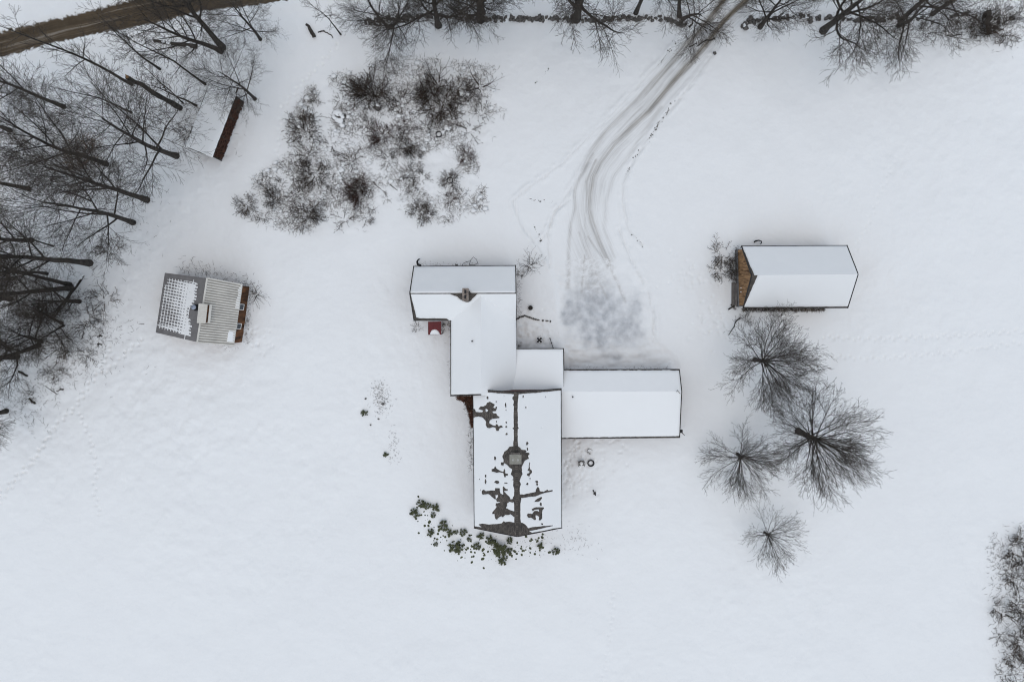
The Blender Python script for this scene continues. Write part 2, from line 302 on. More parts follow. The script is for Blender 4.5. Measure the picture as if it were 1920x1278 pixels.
ST[yb] = np.stack([X_, Y_, 0 * X_], 1); DIRT[yb] = np.maximum(0, ic * np.clip((YA[yb] - .3 + 2.2 * N1.fbm(X_ / 2.2, Y_ / 2.2, 4)) / 2.3, 0, 1) * 1.3)
GZ = Z
def gz(x, y):
    i = int(np.clip(np.searchsorted(xs, x), 1, len(xs) - 1)); j = int(np.clip(np.searchsorted(ys, y), 1, len(ys) - 1)); return float(GZ[i - 1:i + 1, j - 1:j + 1].mean())
def G(px, py, dz=0.0):                       # surveyed point on the snow
    p = P(px, py, 0); p = P(px, py, gz(p[0], p[1])); p[2] += dz; return p
nx, ny = len(xs), len(ys); I = np.arange(nx * ny).reshape(nx, ny)
F = np.stack([I[:-1, :-1], I[1:, :-1], I[1:, 1:], I[:-1, 1:]], -1).reshape(-1, 4)
cen = lambda A: (A[:-1, :-1] + A[1:, :-1] + A[1:, 1:] + A[:-1, 1:]).reshape(-1) / 4
fd, fy, fr = cen(DR) > -.25, cen(YA) > 0, cen(RD) > -1.6
fd &= ~fy; fr &= ~(fd | fy)
V = np.stack([GX, GY, Z], -1).reshape(-1, 3)
def sheet(name, sel, m, dirt=None, st=None):
    dirt = DIRT if dirt is None else dirt; st = ST if st is None else st
    f = F[sel]; u, inv = np.unique(f, return_inverse=True); me = mesh_np(name, V[u], inv.reshape(-1, 4), m, smooth=True)
    a = me.attributes.new("dirt", 'FLOAT', 'POINT'); a.data.foreach_set("value", dirt.reshape(-1)[u].astype(np.float32))
    a = me.attributes.new("grit", 'FLOAT', 'POINT'); a.data.foreach_set("value", GRIT.reshape(-1)[u].astype(np.float32))
    a = me.attributes.new("st", 'FLOAT_VECTOR', 'POINT'); a.data.foreach_set("vector", st.reshape(-1, 3)[u].astype(np.float32).ravel())
    return tag(link(name, me), kind='structure')
sheet("snow_field", ~(fd | fy | fr), M['snow']); sheet("driveway", fd, M['drive'], GRIT, ST_DRIVE); sheet("parking_area", fy, M['ice'])
def road_mat():                              # streaked dirt, snow left between the wheel lines
    m = M['road']; t = m.node_tree; b = t.nodes["Principled BSDF"]; st = t.nodes.new("ShaderNodeAttribute"); st.attribute_name = "st"
    mp = t.nodes.new("ShaderNodeMapping"); mp.inputs["Scale"].default_value = (.04, 1.7, 1); t.links.new(st.outputs["Vector"], mp.inputs[0])
    n = t.nodes.new("ShaderNodeTexNoise"); n.inputs["Scale"].default_value = 1; n.inputs["Detail"].default_value = 8; n.inputs["Roughness"].default_value = .6; t.links.new(mp.outputs[0], n.inputs["Vector"])
    r = t.nodes.new("ShaderNodeValToRGB"); e = r.color_ramp.elements; e[0].position = .3; e[0].color = (.034, .024, .014, 1); e[1].position = .76; e[1].color = (.34, .31, .265, 1); x = e.new(.56); x.color = (.100, .074, .047, 1)
    t.links.new(n.outputs[0], r.inputs[0]); mx = t.nodes.new("ShaderNodeMix"); mx.data_type = 'RGBA'; mx.inputs[0].default_value = .85
    old = b.inputs["Base Color"].links[0].from_socket; t.links.new(old, mx.inputs[6]); t.links.new(r.outputs[0], mx.inputs[7])
    at = t.nodes.new("ShaderNodeAttribute"); at.attribute_name = "dirt"; n2 = t.nodes.new("ShaderNodeTexNoise"); n2.inputs["Scale"].default_value = 1.6; n2.inputs["Detail"].default_value = 8
    tc = t.nodes.new("ShaderNodeTexCoord"); t.links.new(tc.outputs["Object"], n2.inputs["Vector"])
    ad = t.nodes.new("ShaderNodeMath"); ad.operation = 'MULTIPLY_ADD'; ad.inputs[1].default_value = 1.1; ad.inputs[2].default_value = -.55; t.links.new(n2.outputs[0], ad.inputs[0])
    sm = t.nodes.new("ShaderNodeMath"); sm.operation = 'ADD'; t.links.new(at.outputs["Fac"], sm.inputs[0]); t.links.new(ad.outputs[0], sm.inputs[1])
    cl = t.nodes.new("ShaderNodeMapRange"); cl.inputs[1].default_value = .38; cl.inputs[2].default_value = .62; t.links.new(sm.outputs[0], cl.inputs[0])
    m2 = t.nodes.new("ShaderNodeMix"); m2.data_type = 'RGBA'; t.links.new(cl.outputs[0], m2.inputs[0]); m2.inputs[6].default_value = SNOWC + (1,); t.links.new(mx.outputs[2], m2.inputs[7]); t.links.new(m2.outputs[2], b.inputs["Base Color"])
road_mat()
rs = RD > -3; DIRT[rs] = np.clip(.5 + (RD[rs] - .15) / 1.1, 0, 1); d, s, g = line_dist(GX[rs], GY[rs], pxs([(-400, 155), (-200, 130), (0, 86), (150, 48), (300, 15), (500, -20), (800, -70)])); ST[rs] = np.stack([s, d * g, 0 * s], 1)
sheet("road", fr, M['road'])

# ------------------------------------------------------------------ roofs and snow on them
def plane_of(a, b, c):
    n = np.cross(b - a, c - a); n = n / np.linalg.norm(n); n = n if n[2] > 0 else -n
    u = (b - a) / np.linalg.norm(b - a); v = np.cross(n, u); v = v if np.dot(v, c - a) > 0 else -v; return n, u, v
def slope_mb(mb, a, b, d, c, th=.16):        # a,b eave  d,c ridge (c above a)
    n, u, v = plane_of(a, b, c); top = [a, b, d, c]; uvs = [(np.dot(p - a, u), np.dot(p - a, v)) for p in top]
    if np.dot(np.cross(b - a, d - a), n) < 0: top = top[::-1]; uvs = uvs[::-1]
    bot = [p - np.array([0, 0, th]) for p in top]; mb.poly(top, uvs); mb.poly(bot[::-1])
    for i in range(4): j = (i + 1) % 4; mb.poly([bot[i], bot[j], top[j], top[i]])
def snow_quad(name, parent, a, b, d, c, ins, T=.15, cell=.14, holes=(), islands=(), fn=None, wob=.05, edge=.09, m=None):
    n, u, v = plane_of(a, b, c); W = np.linalg.norm(b - a); H = np.linalg.norm(c - a); nu, nv = int(W / cell) + 2, int(H / cell) + 2
    S, Tt = np.meshgrid(np.linspace(0, 1, nu), np.linspace(0, 1, nv), indexing='ij')
    Pt = ((1 - S) * (1 - Tt))[..., None] * a + (S * (1 - Tt))[..., None] * b + (S * Tt)[..., None] * d + ((1 - S) * Tt)[..., None] * c
    U = (Pt - a) @ u; Vv = (Pt - a) @ v; q = [np.array([np.dot(p - a, u), np.dot(p - a, v)]) for p in (a, b, d, c)]
    nz = wob * (N1.fbm(U / .9 + 7 * W, Vv / .9, 3) + .6 * N2(U / .17, Vv / .17)); sd = np.full(U.shape, 9.0); cq = sum(q) / 4
    for k, i in enumerate(ins):
        if i is None: continue
        p0, p1 = q[k], q[(k + 1) % 4]; e = (p1 - p0) / np.linalg.norm(p1 - p0); nn = np.array([-e[1], e[0]])
        if np.dot(cq - p0, nn) < 0: nn = -nn
        i0, i1 = i if isinstance(i, tuple) else (i, i); t = np.clip(((U - p0[0]) * e[0] + (Vv - p0[1]) * e[1]) / np.linalg.norm(p1 - p0), 0, 1)
        sd = np.minimum(sd, (U - p0[0]) * nn[0] + (Vv - p0[1]) * nn[1] - (i0 + (i1 - i0) * t) + nz * (.5 if i0 + i1 < .3 else 1.3))
    if len(holes):
        hs = np.full(U.shape, -9.0)
        for h in holes:
            if h[0] == 'e': hs_i = h[1]
            w = [on_plane(px, py, a, n) for px, py in h[1]]; pl = [(np.dot(p - a, u), np.dot(p - a, v)) for p in w]; hs = np.maximum(hs, poly_sdf(U, Vv, pl))
        for h in islands:
            w = [on_plane(px, py, a, n) for px, py in h]; pl = [(np.dot(p - a, u), np.dot(p - a, v)) for p in w]; hs = np.minimum(hs, -poly_sdf(U, Vv, pl))
        sd = np.minimum(sd, -hs + nz * 1.2)
    if fn is not None: sd = np.minimum(sd, fn(U, Vv, W, H, S, Tt) + nz * .5)
    hgt = np.where(sd > 0, T * (1 - np.exp(-np.maximum(sd, 0) / edge)) * (1 + .25 * N3.fbm(U / 1.5, Vv / 1.5, 2)), np.maximum(sd, -.06) * 1.0)
    Q = Pt + np.array([0, 0, 1.0]) * (hgt / max(n[2], .5))[..., None]; I = np.arange(nu * nv).reshape(nu, nv); f = np.stack([I[:-1, :-1], I[1:, :-1], I[1:, 1:], I[:-1, 1:]], -1).reshape(-1, 4)
    mx = np.maximum(np.maximum(sd[:-1, :-1], sd[1:, :-1]), np.maximum(sd[1:, 1:], sd[:-1, 1:])).reshape(-1); f = f[mx > -.01]
    if np.dot(np.cross(b - a, c - a), n) < 0: f = f[:, ::-1]
    un, inv = np.unique(f, return_inverse=True); o = parent_inv(parent)
    return link(name, mesh_np(name, Q.reshape(-1, 3)[un] - o, inv.reshape(-1, 4), m or M['roofsnow'], smooth=True), parent)
def parent_inv(p):                           # world origin of a parent chain (no rotations used on buildings)
    o = np.zeros(3)
    while p is not None: o = o + np.array(p.location); p = p.parent
    return o
class WB(MB):                                # world-space builder that lands under a parent
    def into(s, name, m, parent, **k):
        o = parent_inv(parent); s.v = [tuple(np.array(p) - o) for p in s.v]; return s.build(name, m, parent, **k)
def A3(p): return np.array(p, float)
def walls(mb, en, es, rn, ov_e=.3, ov_r=.25, base=-.4):
    """en/es: eave corners of the two long sides [(a,b),(a2,b2)], rn ridge (r0,r1); gabled prism inset by the overhangs"""
    (a, b), (c, d), (r0, r1) = en, es, rn; L = (b - a) / np.linalg.norm(b - a)
    f = lambda p, q, k: p + (q - p) / np.linalg.norm((q - p)[:2]) * k
    pts = []
    for e0, e1, rr, sgn in ((a, c, r0, 1), (b, d, r1, -1)):
        p0 = f(e0, rr, ov_e) + L * ov_r * sgn; p1 = f(e1, rr, ov_e) + L * ov_r * sgn; r = rr + L * ov_r * sgn; pts.append((p0, r, p1))
    dn = lambda p, z: np.array([p[0], p[1], z]); dz = np.array([0, 0, .18]); up = [[p - dz for p in t] for t in pts]
    for (p0, r, p1) in up: mb.poly([dn(p0, base), p0, r, p1, dn(p1, base)])
    for k in (0, 2): p, q = up[0][k], up[1][k]; mb.poly([dn(p, base), dn(q, base), q, p])
    return up

# ------------------------------------------------------------------ farmhouse
fh = thing("farmhouse", (P(960, 700)[0], P(960, 700)[1], 0), "large rambling farmhouse with snow-covered gabled wings in the middle of the snow", "house")
def edges(r, prs, w_=.07, h_=.2):           # eave and rake boards
    for p, q in prs:
        e = np.array([0, 0, .06]); mb = WB(); mb.bar(p - e, q - e, w_, h_); mb.into("roof_edge", M['trim'], r)
def gable(nm, NW, NE, RW, RE, SW, SE, wall_m, ov=.3, ov_r=.25, lab=None):
    mb = WB(); slope_mb(mb, NW, NE, RE, RW); slope_mb(mb, SW, SE, RE, RW); r = mb.into("roof", M['shingle'], fh, label=lab)
    mb = WB(); up = walls(mb, (NW, NE), (SW, SE), (RW, RE), ov, ov_r); mb.into("wall", wall_m, fh)
    edges(r, ((NW, NE), (SW, SE), (NW, RW), (SW, RW), (NE, RE), (SE, RE)))
    return r
zN, zNr = 4.0, 7.3                            # north house
nh = dict(NW=P(775.5, 499, zN), NE=P(967, 497.5, zN), RW=P(768, 549.5, zNr), RE=P(968, 549, zNr), SW=P(776, 601, zN), SE=P(967, 599, zN))
rN = gable("north", **nh, wall_m=M['redwall'], lab="snow-covered roof of the north house with the small double-flue chimney")
sq = lambda l, k, ox, oy: [(ox + x / k, oy + y / k) for x, y in l]
chN = sq([(430, 540), (560, 590), (650, 620), (730, 700), (850, 760), (930, 795), (1020, 795), (1090, 760), (1150, 680), (1220, 620), (1290, 540), (1330, 495), (860, 480), (400, 515)], 17.45, 820, 520)
snow_quad("snow_cover", rN, nh['NW'], nh['NE'], nh['RE'], nh['RW'], (.1, .1, .03, .1), holes=[('p', sq([(840, 540), (850, 400), (1000, 395), (1080, 460), (1090, 540)], 17.45, 820, 520))])
snow_quad("snow_cover", rN, nh['SW'], nh['SE'], nh['RE'], nh['RW'], (None, None, .14, (.1, .42)), holes=[('p', chN), ('p', [(760, 592), (790, 596.5), (838, 597), (842, 600), (843, 612), (760, 612)])], cell=.1)
zWe, zWr = 4.0, 7.0                           # linking wing, ridge north-south
wv = dict(a=P(845, 742, zWe), b=P(845, 575, zWe), r0=P(902.5, 740, zWr), r1=P(902, 553, zWr), c=P(968, 742, zWe), d=P(968, 560, zWe))
mb = WB(); slope_mb(mb, wv['a'], wv['b'], wv['r1'], wv['r0']); slope_mb(mb, wv['c'], wv['d'], wv['r1'], wv['r0']); rW = mb.into("roof", M['shingle'], fh, label="snow-covered roof of the linking wing, no chimney")
snow_quad("snow_cover", rW, wv['a'], wv['b'], wv['r1'], wv['r0'], (.09, None, None, .14))
snow_quad("snow_cover", rW, wv['c'], wv['d'], wv['r1'], wv['r0'], ((-.3, .1), None, None, None))
mb = WB(); up = walls(mb, (wv['a'], wv['b']), (wv['c'], wv['d']), (wv['r0'], wv['r1'])); mb.into("wall", M['redwall'], fh)
edges(rW, ((wv['a'], wv['b']), (P(968, 653, zWe), wv['d']), (wv['a'], wv['r0'])))
zL0, zL1 = 3.7, 4.35                          # flat ell between wing and east wing
el = [P(952, 653.5, zL0), P(1057, 653, zL0), P(1057, 730, zL1), P(952, 730, zL1)]
mb = WB(); slope_mb(mb, el[0], el[1], el[2], el[3]); rL = mb.into("roof", M['shingle'], fh, label="low flat snow-covered ell roof beside the parking area")
snow_quad("snow_cover", rL, el[0], el[1], el[2], el[3], (.1, (.12, .0), None, None))
edges(rL, ((el[0], el[1]), (el[1], P(1057, 692, 4.0))))
mb = WB(); e0 = [P(960, 658, zL0), P(1053, 658, zL0), P(1053, 726, zL0), P(960, 726, zL0)]; mb.prism([A3((p[0], p[1], -.4)) for p in e0][::-1], [A3((p[0], p[1], 3.5)) for p in e0][::-1]); mb.into("wall", M['redwall'], fh)
zE, zEr = 3.1, 4.4                            # east wing
ew = dict(NW=P(1040, 692.5, zE), NE=P(1274, 692, zE), RW=P(1030, 733, zEr), RE=P(1278.5, 733, zEr), SW=P(1040, 822, zE - .2), SE=P(1274.5, 820, zE - .2))
rE = gable("east", **ew, wall_m=M['redwall'], lab="long low snow-covered roof of the east wing")
snow_quad("snow_cover", rE, ew['NW'], ew['NE'], ew['RE'], ew['RW'], (.15, .1, None, None))
snow_quad("snow_cover", rE, ew['SW'], ew['SE'], ew['RE'], ew['RW'], ((.12, .24), .1, None, None))
zM, zMr = 5.5, 8.65                           # main house, ridge north-south
mh = dict(NW=P(886.5, 991 - 262, zM), RN=P(966.3, 735, zMr), NE=P(1052.5, 728, zM), SW=P(889, 989.5, zM), RS=P(970, 1005.5, zMr), SE=P(1053.5, 989, zM))
mb = WB(); slope_mb(mb, mh['SW'], mh['NW'], mh['RN'], mh['RS']); slope_mb(mb, mh['SE'], mh['NE'], mh['RN'], mh['RS']); rM = mb.into("roof", M['shingle'], fh, label="main roof with grey shingles showing through patchy thawing snow")
mb = WB(); up = walls(mb, (mh['SW'], mh['NW']), (mh['SE'], mh['NE']), (mh['RS'], mh['RN'])); mb.into("wall", M['redwall'], fh)
edges(rM, ((mh['SW'], mh['NW']), (mh['SE'], mh['NE']), (mh['SW'], mh['RS']), (mh['SE'], mh['RS']), (mh['NW'], mh['RN']), (mh['NE'], mh['RN'])), .06, .22)
z3 = lambda l: sq(l, 8.522, 880, 720)
z4 = lambda l: sq(l, 8.522, 880, 860)
def ell(f, l): return [('p', f([(cx + rx * math.cos(k * .785) * (1 + .25 * math.sin(cx + k * 2.1)), cy + ry * math.sin(k * .785) * (1 + .25 * math.cos(cy + k * 1.7))) for k in range(8)])) for cx, cy, rx, ry in l]
HOL = [('p', z3(l)) for l in (
    [(690, 60), (810, 60), (790, 180), (788, 215), (776, 300), (776, 680), (792, 700), (776, 720), (778, 1010), (710, 1010), (704, 940), (712, 890), (712, 720), (690, 702), (712, 690), (712, 340), (698, 325), (710, 300), (710, 260), (688, 235), (692, 200), (716, 180), (712, 140)],
    [(712, 985), (690, 990), (640, 1005), (605, 1045), (560, 1075), (545, 1115), (525, 1150), (548, 1200), (548, 1240), (505, 1245), (503, 1290), (545, 1298), (560, 1260), (600, 1280), (640, 1325), (685, 1355), (840, 1310), (845, 1303), (870, 1260), (885, 1230), (920, 1200), (955, 1190), (940, 1140), (965, 1120), (960, 1095), (900, 1085), (930, 1060), (880, 1050), (835, 1045), (815, 1015), (780, 990)],
    [(30, 420), (60, 390), (95, 400), (105, 440), (160, 445), (210, 440), (215, 420), (150, 400), (145, 385), (180, 350), (225, 350), (270, 330), (280, 295), (330, 275), (365, 295), (410, 320), (400, 345), (385, 365), (415, 385), (425, 355), (450, 355), (440, 400), (425, 430), (375, 430), (375, 455), (435, 460), (455, 500), (485, 515), (485, 540), (430, 550), (370, 550), (325, 580), (320, 620), (385, 655), (420, 660), (420, 630), (450, 635), (470, 665), (510, 650), (550, 685), (500, 700), (480, 720), (475, 745), (430, 745), (415, 690), (370, 690), (320, 705), (285, 695), (260, 650), (265, 600), (240, 560), (205, 530), (150, 515), (90, 520), (50, 545), (20, 570)],
    [(40, 50), (760, 100), (1480, 40), (1480, 92), (1100, 134), (780, 160), (720, 158), (560, 148), (260, 126), (40, 112)])]
HOL += [('p', z4(l)) for l in (
    [(720, 60), (835, 60), (840, 200), (850, 240), (822, 300), (806, 350), (826, 400), (806, 460), (808, 560), (832, 640), (815, 700), (820, 960), (830, 1020), (715, 1020), (718, 480), (700, 420), (706, 340), (670, 328), (704, 318), (698, 280), (666, 240), (690, 160), (700, 100)],
    [(350, 160), (395, 145), (412, 105), (440, 150), (500, 185), (545, 200), (555, 145), (575, 180), (575, 225), (620, 235), (620, 262), (590, 265), (570, 310), (550, 260), (540, 225), (490, 215), (440, 225), (390, 208), (355, 205)],
    [(965, 45), (975, 65), (965, 110), (970, 160), (1000, 180), (1005, 215), (970, 255), (960, 285), (920, 260), (925, 235), (960, 220), (962, 195), (930, 180), (950, 145), (955, 75)],
    [(200, 500), (235, 488), (265, 510), (350, 495), (405, 500), (405, 460), (490, 462), (492, 500), (500, 540), (540, 570), (530, 440), (545, 430), (590, 475), (615, 475), (618, 505), (560, 515), (640, 600), (660, 640), (690, 640), (725, 560), (725, 680), (690, 690), (640, 680), (605, 710), (610, 745), (585, 780), (640, 810), (690, 825), (725, 830), (725, 940), (660, 880), (620, 895), (580, 895), (535, 930), (510, 915), (455, 950), (445, 975), (410, 945), (400, 880), (360, 880), (365, 845), (410, 800), (440, 760), (420, 745), (425, 705), (450, 705), (510, 690), (440, 680), (430, 640), (405, 640), (310, 560), (215, 570), (198, 545)],
    [(790, 565), (870, 565), (940, 550), (1060, 520), (1060, 490), (1095, 435), (1120, 460), (1130, 510), (1190, 520), (1250, 480), (1260, 500), (1330, 492), (1335, 515), (1310, 525), (1200, 545), (1130, 570), (1060, 600), (960, 605), (860, 620), (790, 620)],
    [(1040, 670), (1090, 630), (1155, 600), (1165, 625), (1130, 665), (1100, 680), (1050, 682)],
    [(1000, 800), (1060, 770), (1190, 770), (1195, 790), (1170, 810), (1165, 950), (1130, 985), (1105, 975), (1115, 930), (1095, 910), (1060, 900), (1070, 970), (1040, 975), (990, 940), (940, 935), (920, 900), (935, 870), (985, 870), (1000, 880), (1040, 830), (1080, 830), (1115, 840), (1110, 800), (1050, 805), (1015, 830)],
    [(140, 1045), (200, 1030), (330, 1045), (520, 1025), (550, 985), (575, 1010), (630, 995), (720, 1010), (720, 940), (810, 940), (825, 1010), (860, 1020), (905, 1050), (940, 1100), (1060, 1080), (1200, 1070), (1330, 1055), (1335, 1068), (1100, 1120), (950, 1150), (1000, 1170), (1480, 1090), (1500, 1120), (770, 1300), (60, 1120), (60, 1065), (210, 1095)])]
HOL += ell(z3, [(290, 212, 18, 28), (431, 277, 10, 18), (583, 330, 10, 38), (589, 412, 8, 12), (557, 180, 7, 8), (863, 197, 13, 26), (1222, 200, 8, 12), (904, 370, 9, 14), (594, 608, 14, 20), (592, 675, 18, 14), (598, 793, 18, 20), (926, 944, 18, 24), (930, 1035, 12, 30), (410, 1180, 16, 36), (434, 595, 12, 22), (1160, 686, 6, 6)])
HOL += ell(z4, [(262, 272, 14, 24), (259, 355, 14, 36), (160, 318, 9, 9), (176, 490, 7, 12), (440, 368, 38, 24), (580, 382, 32, 15), (930, 398, 18, 18), (1080, 362, 24, 16), (1085, 405, 18, 20), (972, 310, 9, 16), (1160, 1035, 24, 14), (1143, 720, 14, 28), (1375, 1055, 12, 6)])
ISL = [z3([(265, 390), (305, 415), (280, 440), (262, 430)]), z4([(420, 580), (455, 575), (450, 610), (425, 640)]), z4([(990, 1160), (1200, 1122), (1330, 1092), (1470, 1075), (1470, 1084), (1200, 1142), (1000, 1176)])]
for e0, e1 in (('SW', 'NW'), ('SE', 'NE')):
    snow_quad("snow_cover", rM, mh[e0], mh[e1], mh['RN'], mh['RS'], (.07, .05, None, .05), T=.07, cell=.055, holes=HOL, islands=ISL, wob=.05, edge=.05)
capn = MB(); L = mh['RN'] - mh['RS']; nc = int(np.linalg.norm(L) / .27)
mbc = WB()
for i in range(nc):                           # folded ridge shingles, each a little proud of the next
    p = mh['RS'] + L * (i + .0) / nc; q = mh['RS'] + L * (i + 1.12) / nc
    for e, s_ in (('SW', 1), ('SE', -1)):
        dn = (mh[e] - mh['RS']); dn = dn / np.linalg.norm(dn) * .17; k = A3((0, 0, .035)); k2 = A3((0, 0, .02))
        t = [p + k, q + k2, q + dn + k2, p + dn + k]; t = t if s_ > 0 else t[::-1]; mbc.poly(t, [(i * .31, 0), (i * .31, .1), (i * .31 + .1, .1), (i * .31 + .1, 0)])
mbc.into("ridge_cap", M['shingle'], rM, kind='stuff')
def chimney(cx, cy, ztop, zbot, wx, wy, body, cap, flues, capov, lab, snow=None):
    c = P(cx, cy, ztop); mb = WB(); mb.box((c[0], c[1], (ztop + zbot) / 2 - .08), (wx, wy, ztop - zbot - .16)); ch = mb.into("chimney", body, fh, label=lab)
    mb = WB(); X0, X1, Y0, Y1 = c[0] - wx / 2 - capov, c[0] + wx / 2 + capov, c[1] - wy / 2 - capov, c[1] + wy / 2 + capov; zc0, zc1 = ztop - .16, ztop
    mb.box(((X0 + X1) / 2, (Y0 + Y1) / 2, (zc0 + zc1) / 2), (X1 - X0, Y1 - Y0, zc1 - zc0)); mb.into("chimney_cap", cap, ch)
    for fx, fy_, fw, fh_, fm in flues:
        mb = WB(); mb.box((c[0] + fx, c[1] + fy_, ztop + .05), (fw, fh_, .14)); f = mb.into("flue", fm, ch)
    return ch, c
chimney(872.5, 552, 8.7, 6.0, .62, 1.45, M['brick'], M['brick'], [(0, .34, .24, .42, M['iron']), (0, -.28, .24, .42, M['iron'])], .05, "narrow brick chimney with two dark flues")
ch, c = chimney(966.5, 861, 10.4, 7.0, 1.15, .85, M['brick'], M['cap'], [], .14, "broad chimney with a pale stone cap")
for sx in (-.3, .3):
    mb = WB(); mb.box((c[0] + sx, c[1] - .05, 10.4 + .06), (.07, .22, .1)); mb.into("cap_clip", M['white'], ch)
# red porch roof, vents, lamp
pr = [P(803, 603, 3.4), P(827, 602.5, 3.4), P(827, 627, 2.5), P(803, 627.5, 2.5)]
mb = WB(); slope_mb(mb, pr[3], pr[2], pr[1], pr[0], .08)
rp = mb.into("porch_roof", M['redmetal'], fh, label="small red metal porch roof with a lump of snow on its lower edge")
mb = WB()
for i in range(6):
    t = i / 5; mb.bar(pr[0] * (1 - t) + pr[1] * t + A3((0, 0, .02)), pr[3] * (1 - t) + pr[2] * t + A3((0, 0, .02)), .04, .05)
mb.into("seam", M['redmetal'], rp, kind='stuff')
snow_quad("snow_patch", rp, pr[3], pr[2], pr[1], pr[0], (.04, None, None, None), T=.2, cell=.05, edge=.12, fn=lambda U, V_, W, H, S, T_: .62 - np.hypot((U - W * .52) / 1.0, V_ / 1.25))
for x in (-.8, .8):
    mb = WB(); b = (pr[3] + pr[2]) / 2; mb.bar((b[0] + x, b[1] + .1, -.2), (b[0] + x, b[1] + .1, 2.45), .12, .12); mb.into("porch_post", M['redwall'], fh)
for px, py, z, in ((885, 639.5, 6.6), (1074, 744, 4.55)):
    c = P(px, py, z); mb = WB(); mb.tube([(c[0], c[1], z - .5), (c[0], c[1], z + .1)], .09, 10); mb.into("vent_pipe", M['iron'], fh)
c = P(1277, 808, 2.3); mb = WB(); mb.box((c[0], c[1], 2.3), (.35, .4, .35)); mb.bar((c[0], c[1] - .1, 2.2), (c[0] + .55, c[1] - .6, 2.0), .08, .08); mb.into("wall_lamp", M['iron'], fh)
c = P(1276, 735, 4.6); mb = WB(); mb.tube([(c[0], c[1] - .2, 4.5), (c[0] - .35, c[1] + .15, 4.75), (c[0] - .6, c[1] + .12, 4.8)], .035, 6); mb.tube([(c[0] - .35, c[1] + .15, 4.75), (c[0] - .42, c[1] + .35, 4.82)], .03, 6); mb.into("fallen_twig", M['twig'], fh)
def window(p, q, w_, h_, z, parent, n):       # a window on the wall between p and q, n outward
    d = A3((q[0] - p[0], q[1] - p[1], 0)); d /= np.linalg.norm(d); c = A3(((p[0] + q[0]) / 2, (p[1] + q[1]) / 2, z)); mb = WB()
    for s_ in (-1, 1): mb.bar(c + d * s_ * (w_ / 2 + .05) - A3((0, 0, h_ / 2 + .1)) + n * .03, c + d * s_ * (w_ / 2 + .05) + A3((0, 0, h_ / 2 + .1)) + n * .03, .1, .08)
    for s_ in (-1, 0, 1): mb.bar(c - d * (w_ / 2 - .005) + A3((0, 0, s_ * (h_ / 2 + .05))) + n * .03, c + d * (w_ / 2 - .005) + A3((0, 0, s_ * (h_ / 2 + .05))) + n * .03, .06, .1 if s_ else .05)
    fr_ = mb.into("window", M['white'], parent); mb = WB(); a_ = c - d * w_ / 2 + n * .02; b_ = c + d * w_ / 2 + n * .02; e = A3((0, 0, h_ / 2)); mb.poly([a_ - e, b_ - e, b_ + e, a_ + e]); mb.into("pane", M['glass'], fr_)
def wrow(p, q, ts, z, n, parent, ov=.3, w_=.9, h_=1.4):
    for t in ts:
        k = p * (1 - t) + q * t - n * ov; d = (q - p); d = d / np.linalg.norm(d) * .1; window(k - d, k + d, w_, h_, z, parent, n)
WS = A3((-1, 0, 0)); ES = A3((1, 0, 0)); NS = A3((0, 1, 0)); SS = A3((0, -1, 0))
wrow(mh['SW'], mh['NW'], (.15, .38, .6), 1.7, WS, fh, .26); wrow(mh['SE'], mh['NE'], (.15, .32), 1.7, ES, fh, .26); wrow(mh['SW'], mh['SE'], (.2, .4, .6, .8), 1.7, SS, fh, .3)
wrow(nh['NW'], nh['NE'], (.15, .4, .65, .85), 1.8, NS, fh, .26); wrow(ew['SW'], ew['SE'], (.35, .6, .85), 1.5, SS, fh, .26)

# ------------------------------------------------------------------ barn
zB, zBr = 3.6, 6.9
bn = dict(NW=P(1390.5, 461, zB), NE=P(1588, 460, zB), RW=P(1409.5, 516, zBr), RE=P(1609, 514, zBr), SW=P(1393.5, 578, zB), SE=P(1589.5, 577, zB))
barn = thing("barn", tuple(P(1490, 520)[:2]) + (0,), "snow-roofed barn with a brown board gable wall, right of the driveway", "barn")
mb = WB(); slope_mb(mb, bn['NW'], bn['NE'], bn['RE'], bn['RW']); slope_mb(mb, bn['SW'], bn['SE'], bn['RE'], bn['RW']); rB = mb.into("roof", M['shingle'], barn)
snow_quad("snow_cover", rB, bn['NW'], bn['NE'], bn['RE'], bn['RW'], (.09, .06, None, (.35, .06)), T=.16)
snow_quad("snow_cover", rB, bn['SW'], bn['SE'], bn['RE'], bn['RW'], (.24, .06, None, (.75, .05)), T=.16)
edges(rB, ((bn['NW'], bn['NE']), (bn['SW'], bn['SE']), (bn['NW'], bn['RW']), (bn['SW'], bn['RW']), (bn['NE'], bn['RE']), (bn['SE'], bn['RE'])), .07, .24)
mb = WB(); up = walls(mb, (bn['NW'], bn['NE']), (bn['SW'], bn['SE']), (bn['RW'], bn['RE']), .35, .4, base=-.4); mb.into("wall", M['brown'], barn)
(p0, rr, p1), (q0, rq, q1) = up
rnd = random.Random(3); nb = 38; mb = WB()
for i in range(nb):                           # upright boards on the west gable, each its own depth
    t0, t1 = i / nb, (i + 1) / nb - .004; ze = lambda t: p0[2] + (rr[2] - p0[2]) * (t / .5 if t < .5 else (1 - t) / .5) - .03
    a_ = p0 * (1 - t0) + p1 * t0; b_ = p0 * (1 - t1) + p1 * t1; o = .03 + .03 * rnd.random(); ztp = min(ze(t0), ze(t1)); zb = .95 + .12 * rnd.random(); zm = 3.35 + .05 * rnd.random()
    for z0, z1, oo in ((zb, min(zm, ztp), o), (zm - .05, ztp, o + .14)):
        if z1 - z0 < .15: continue
        bt = [A3((a_[0] - oo, a_[1], z0)), A3((b_[0] - oo, b_[1], z0)), A3((b_[0], b_[1], z0)), A3((a_[0], a_[1], z0))]; mb.prism(bt[::-1], [A3((k[0], k[1], z1)) for k in bt][::-1])
mb.into("siding", M['brown'], barn, kind='stuff')
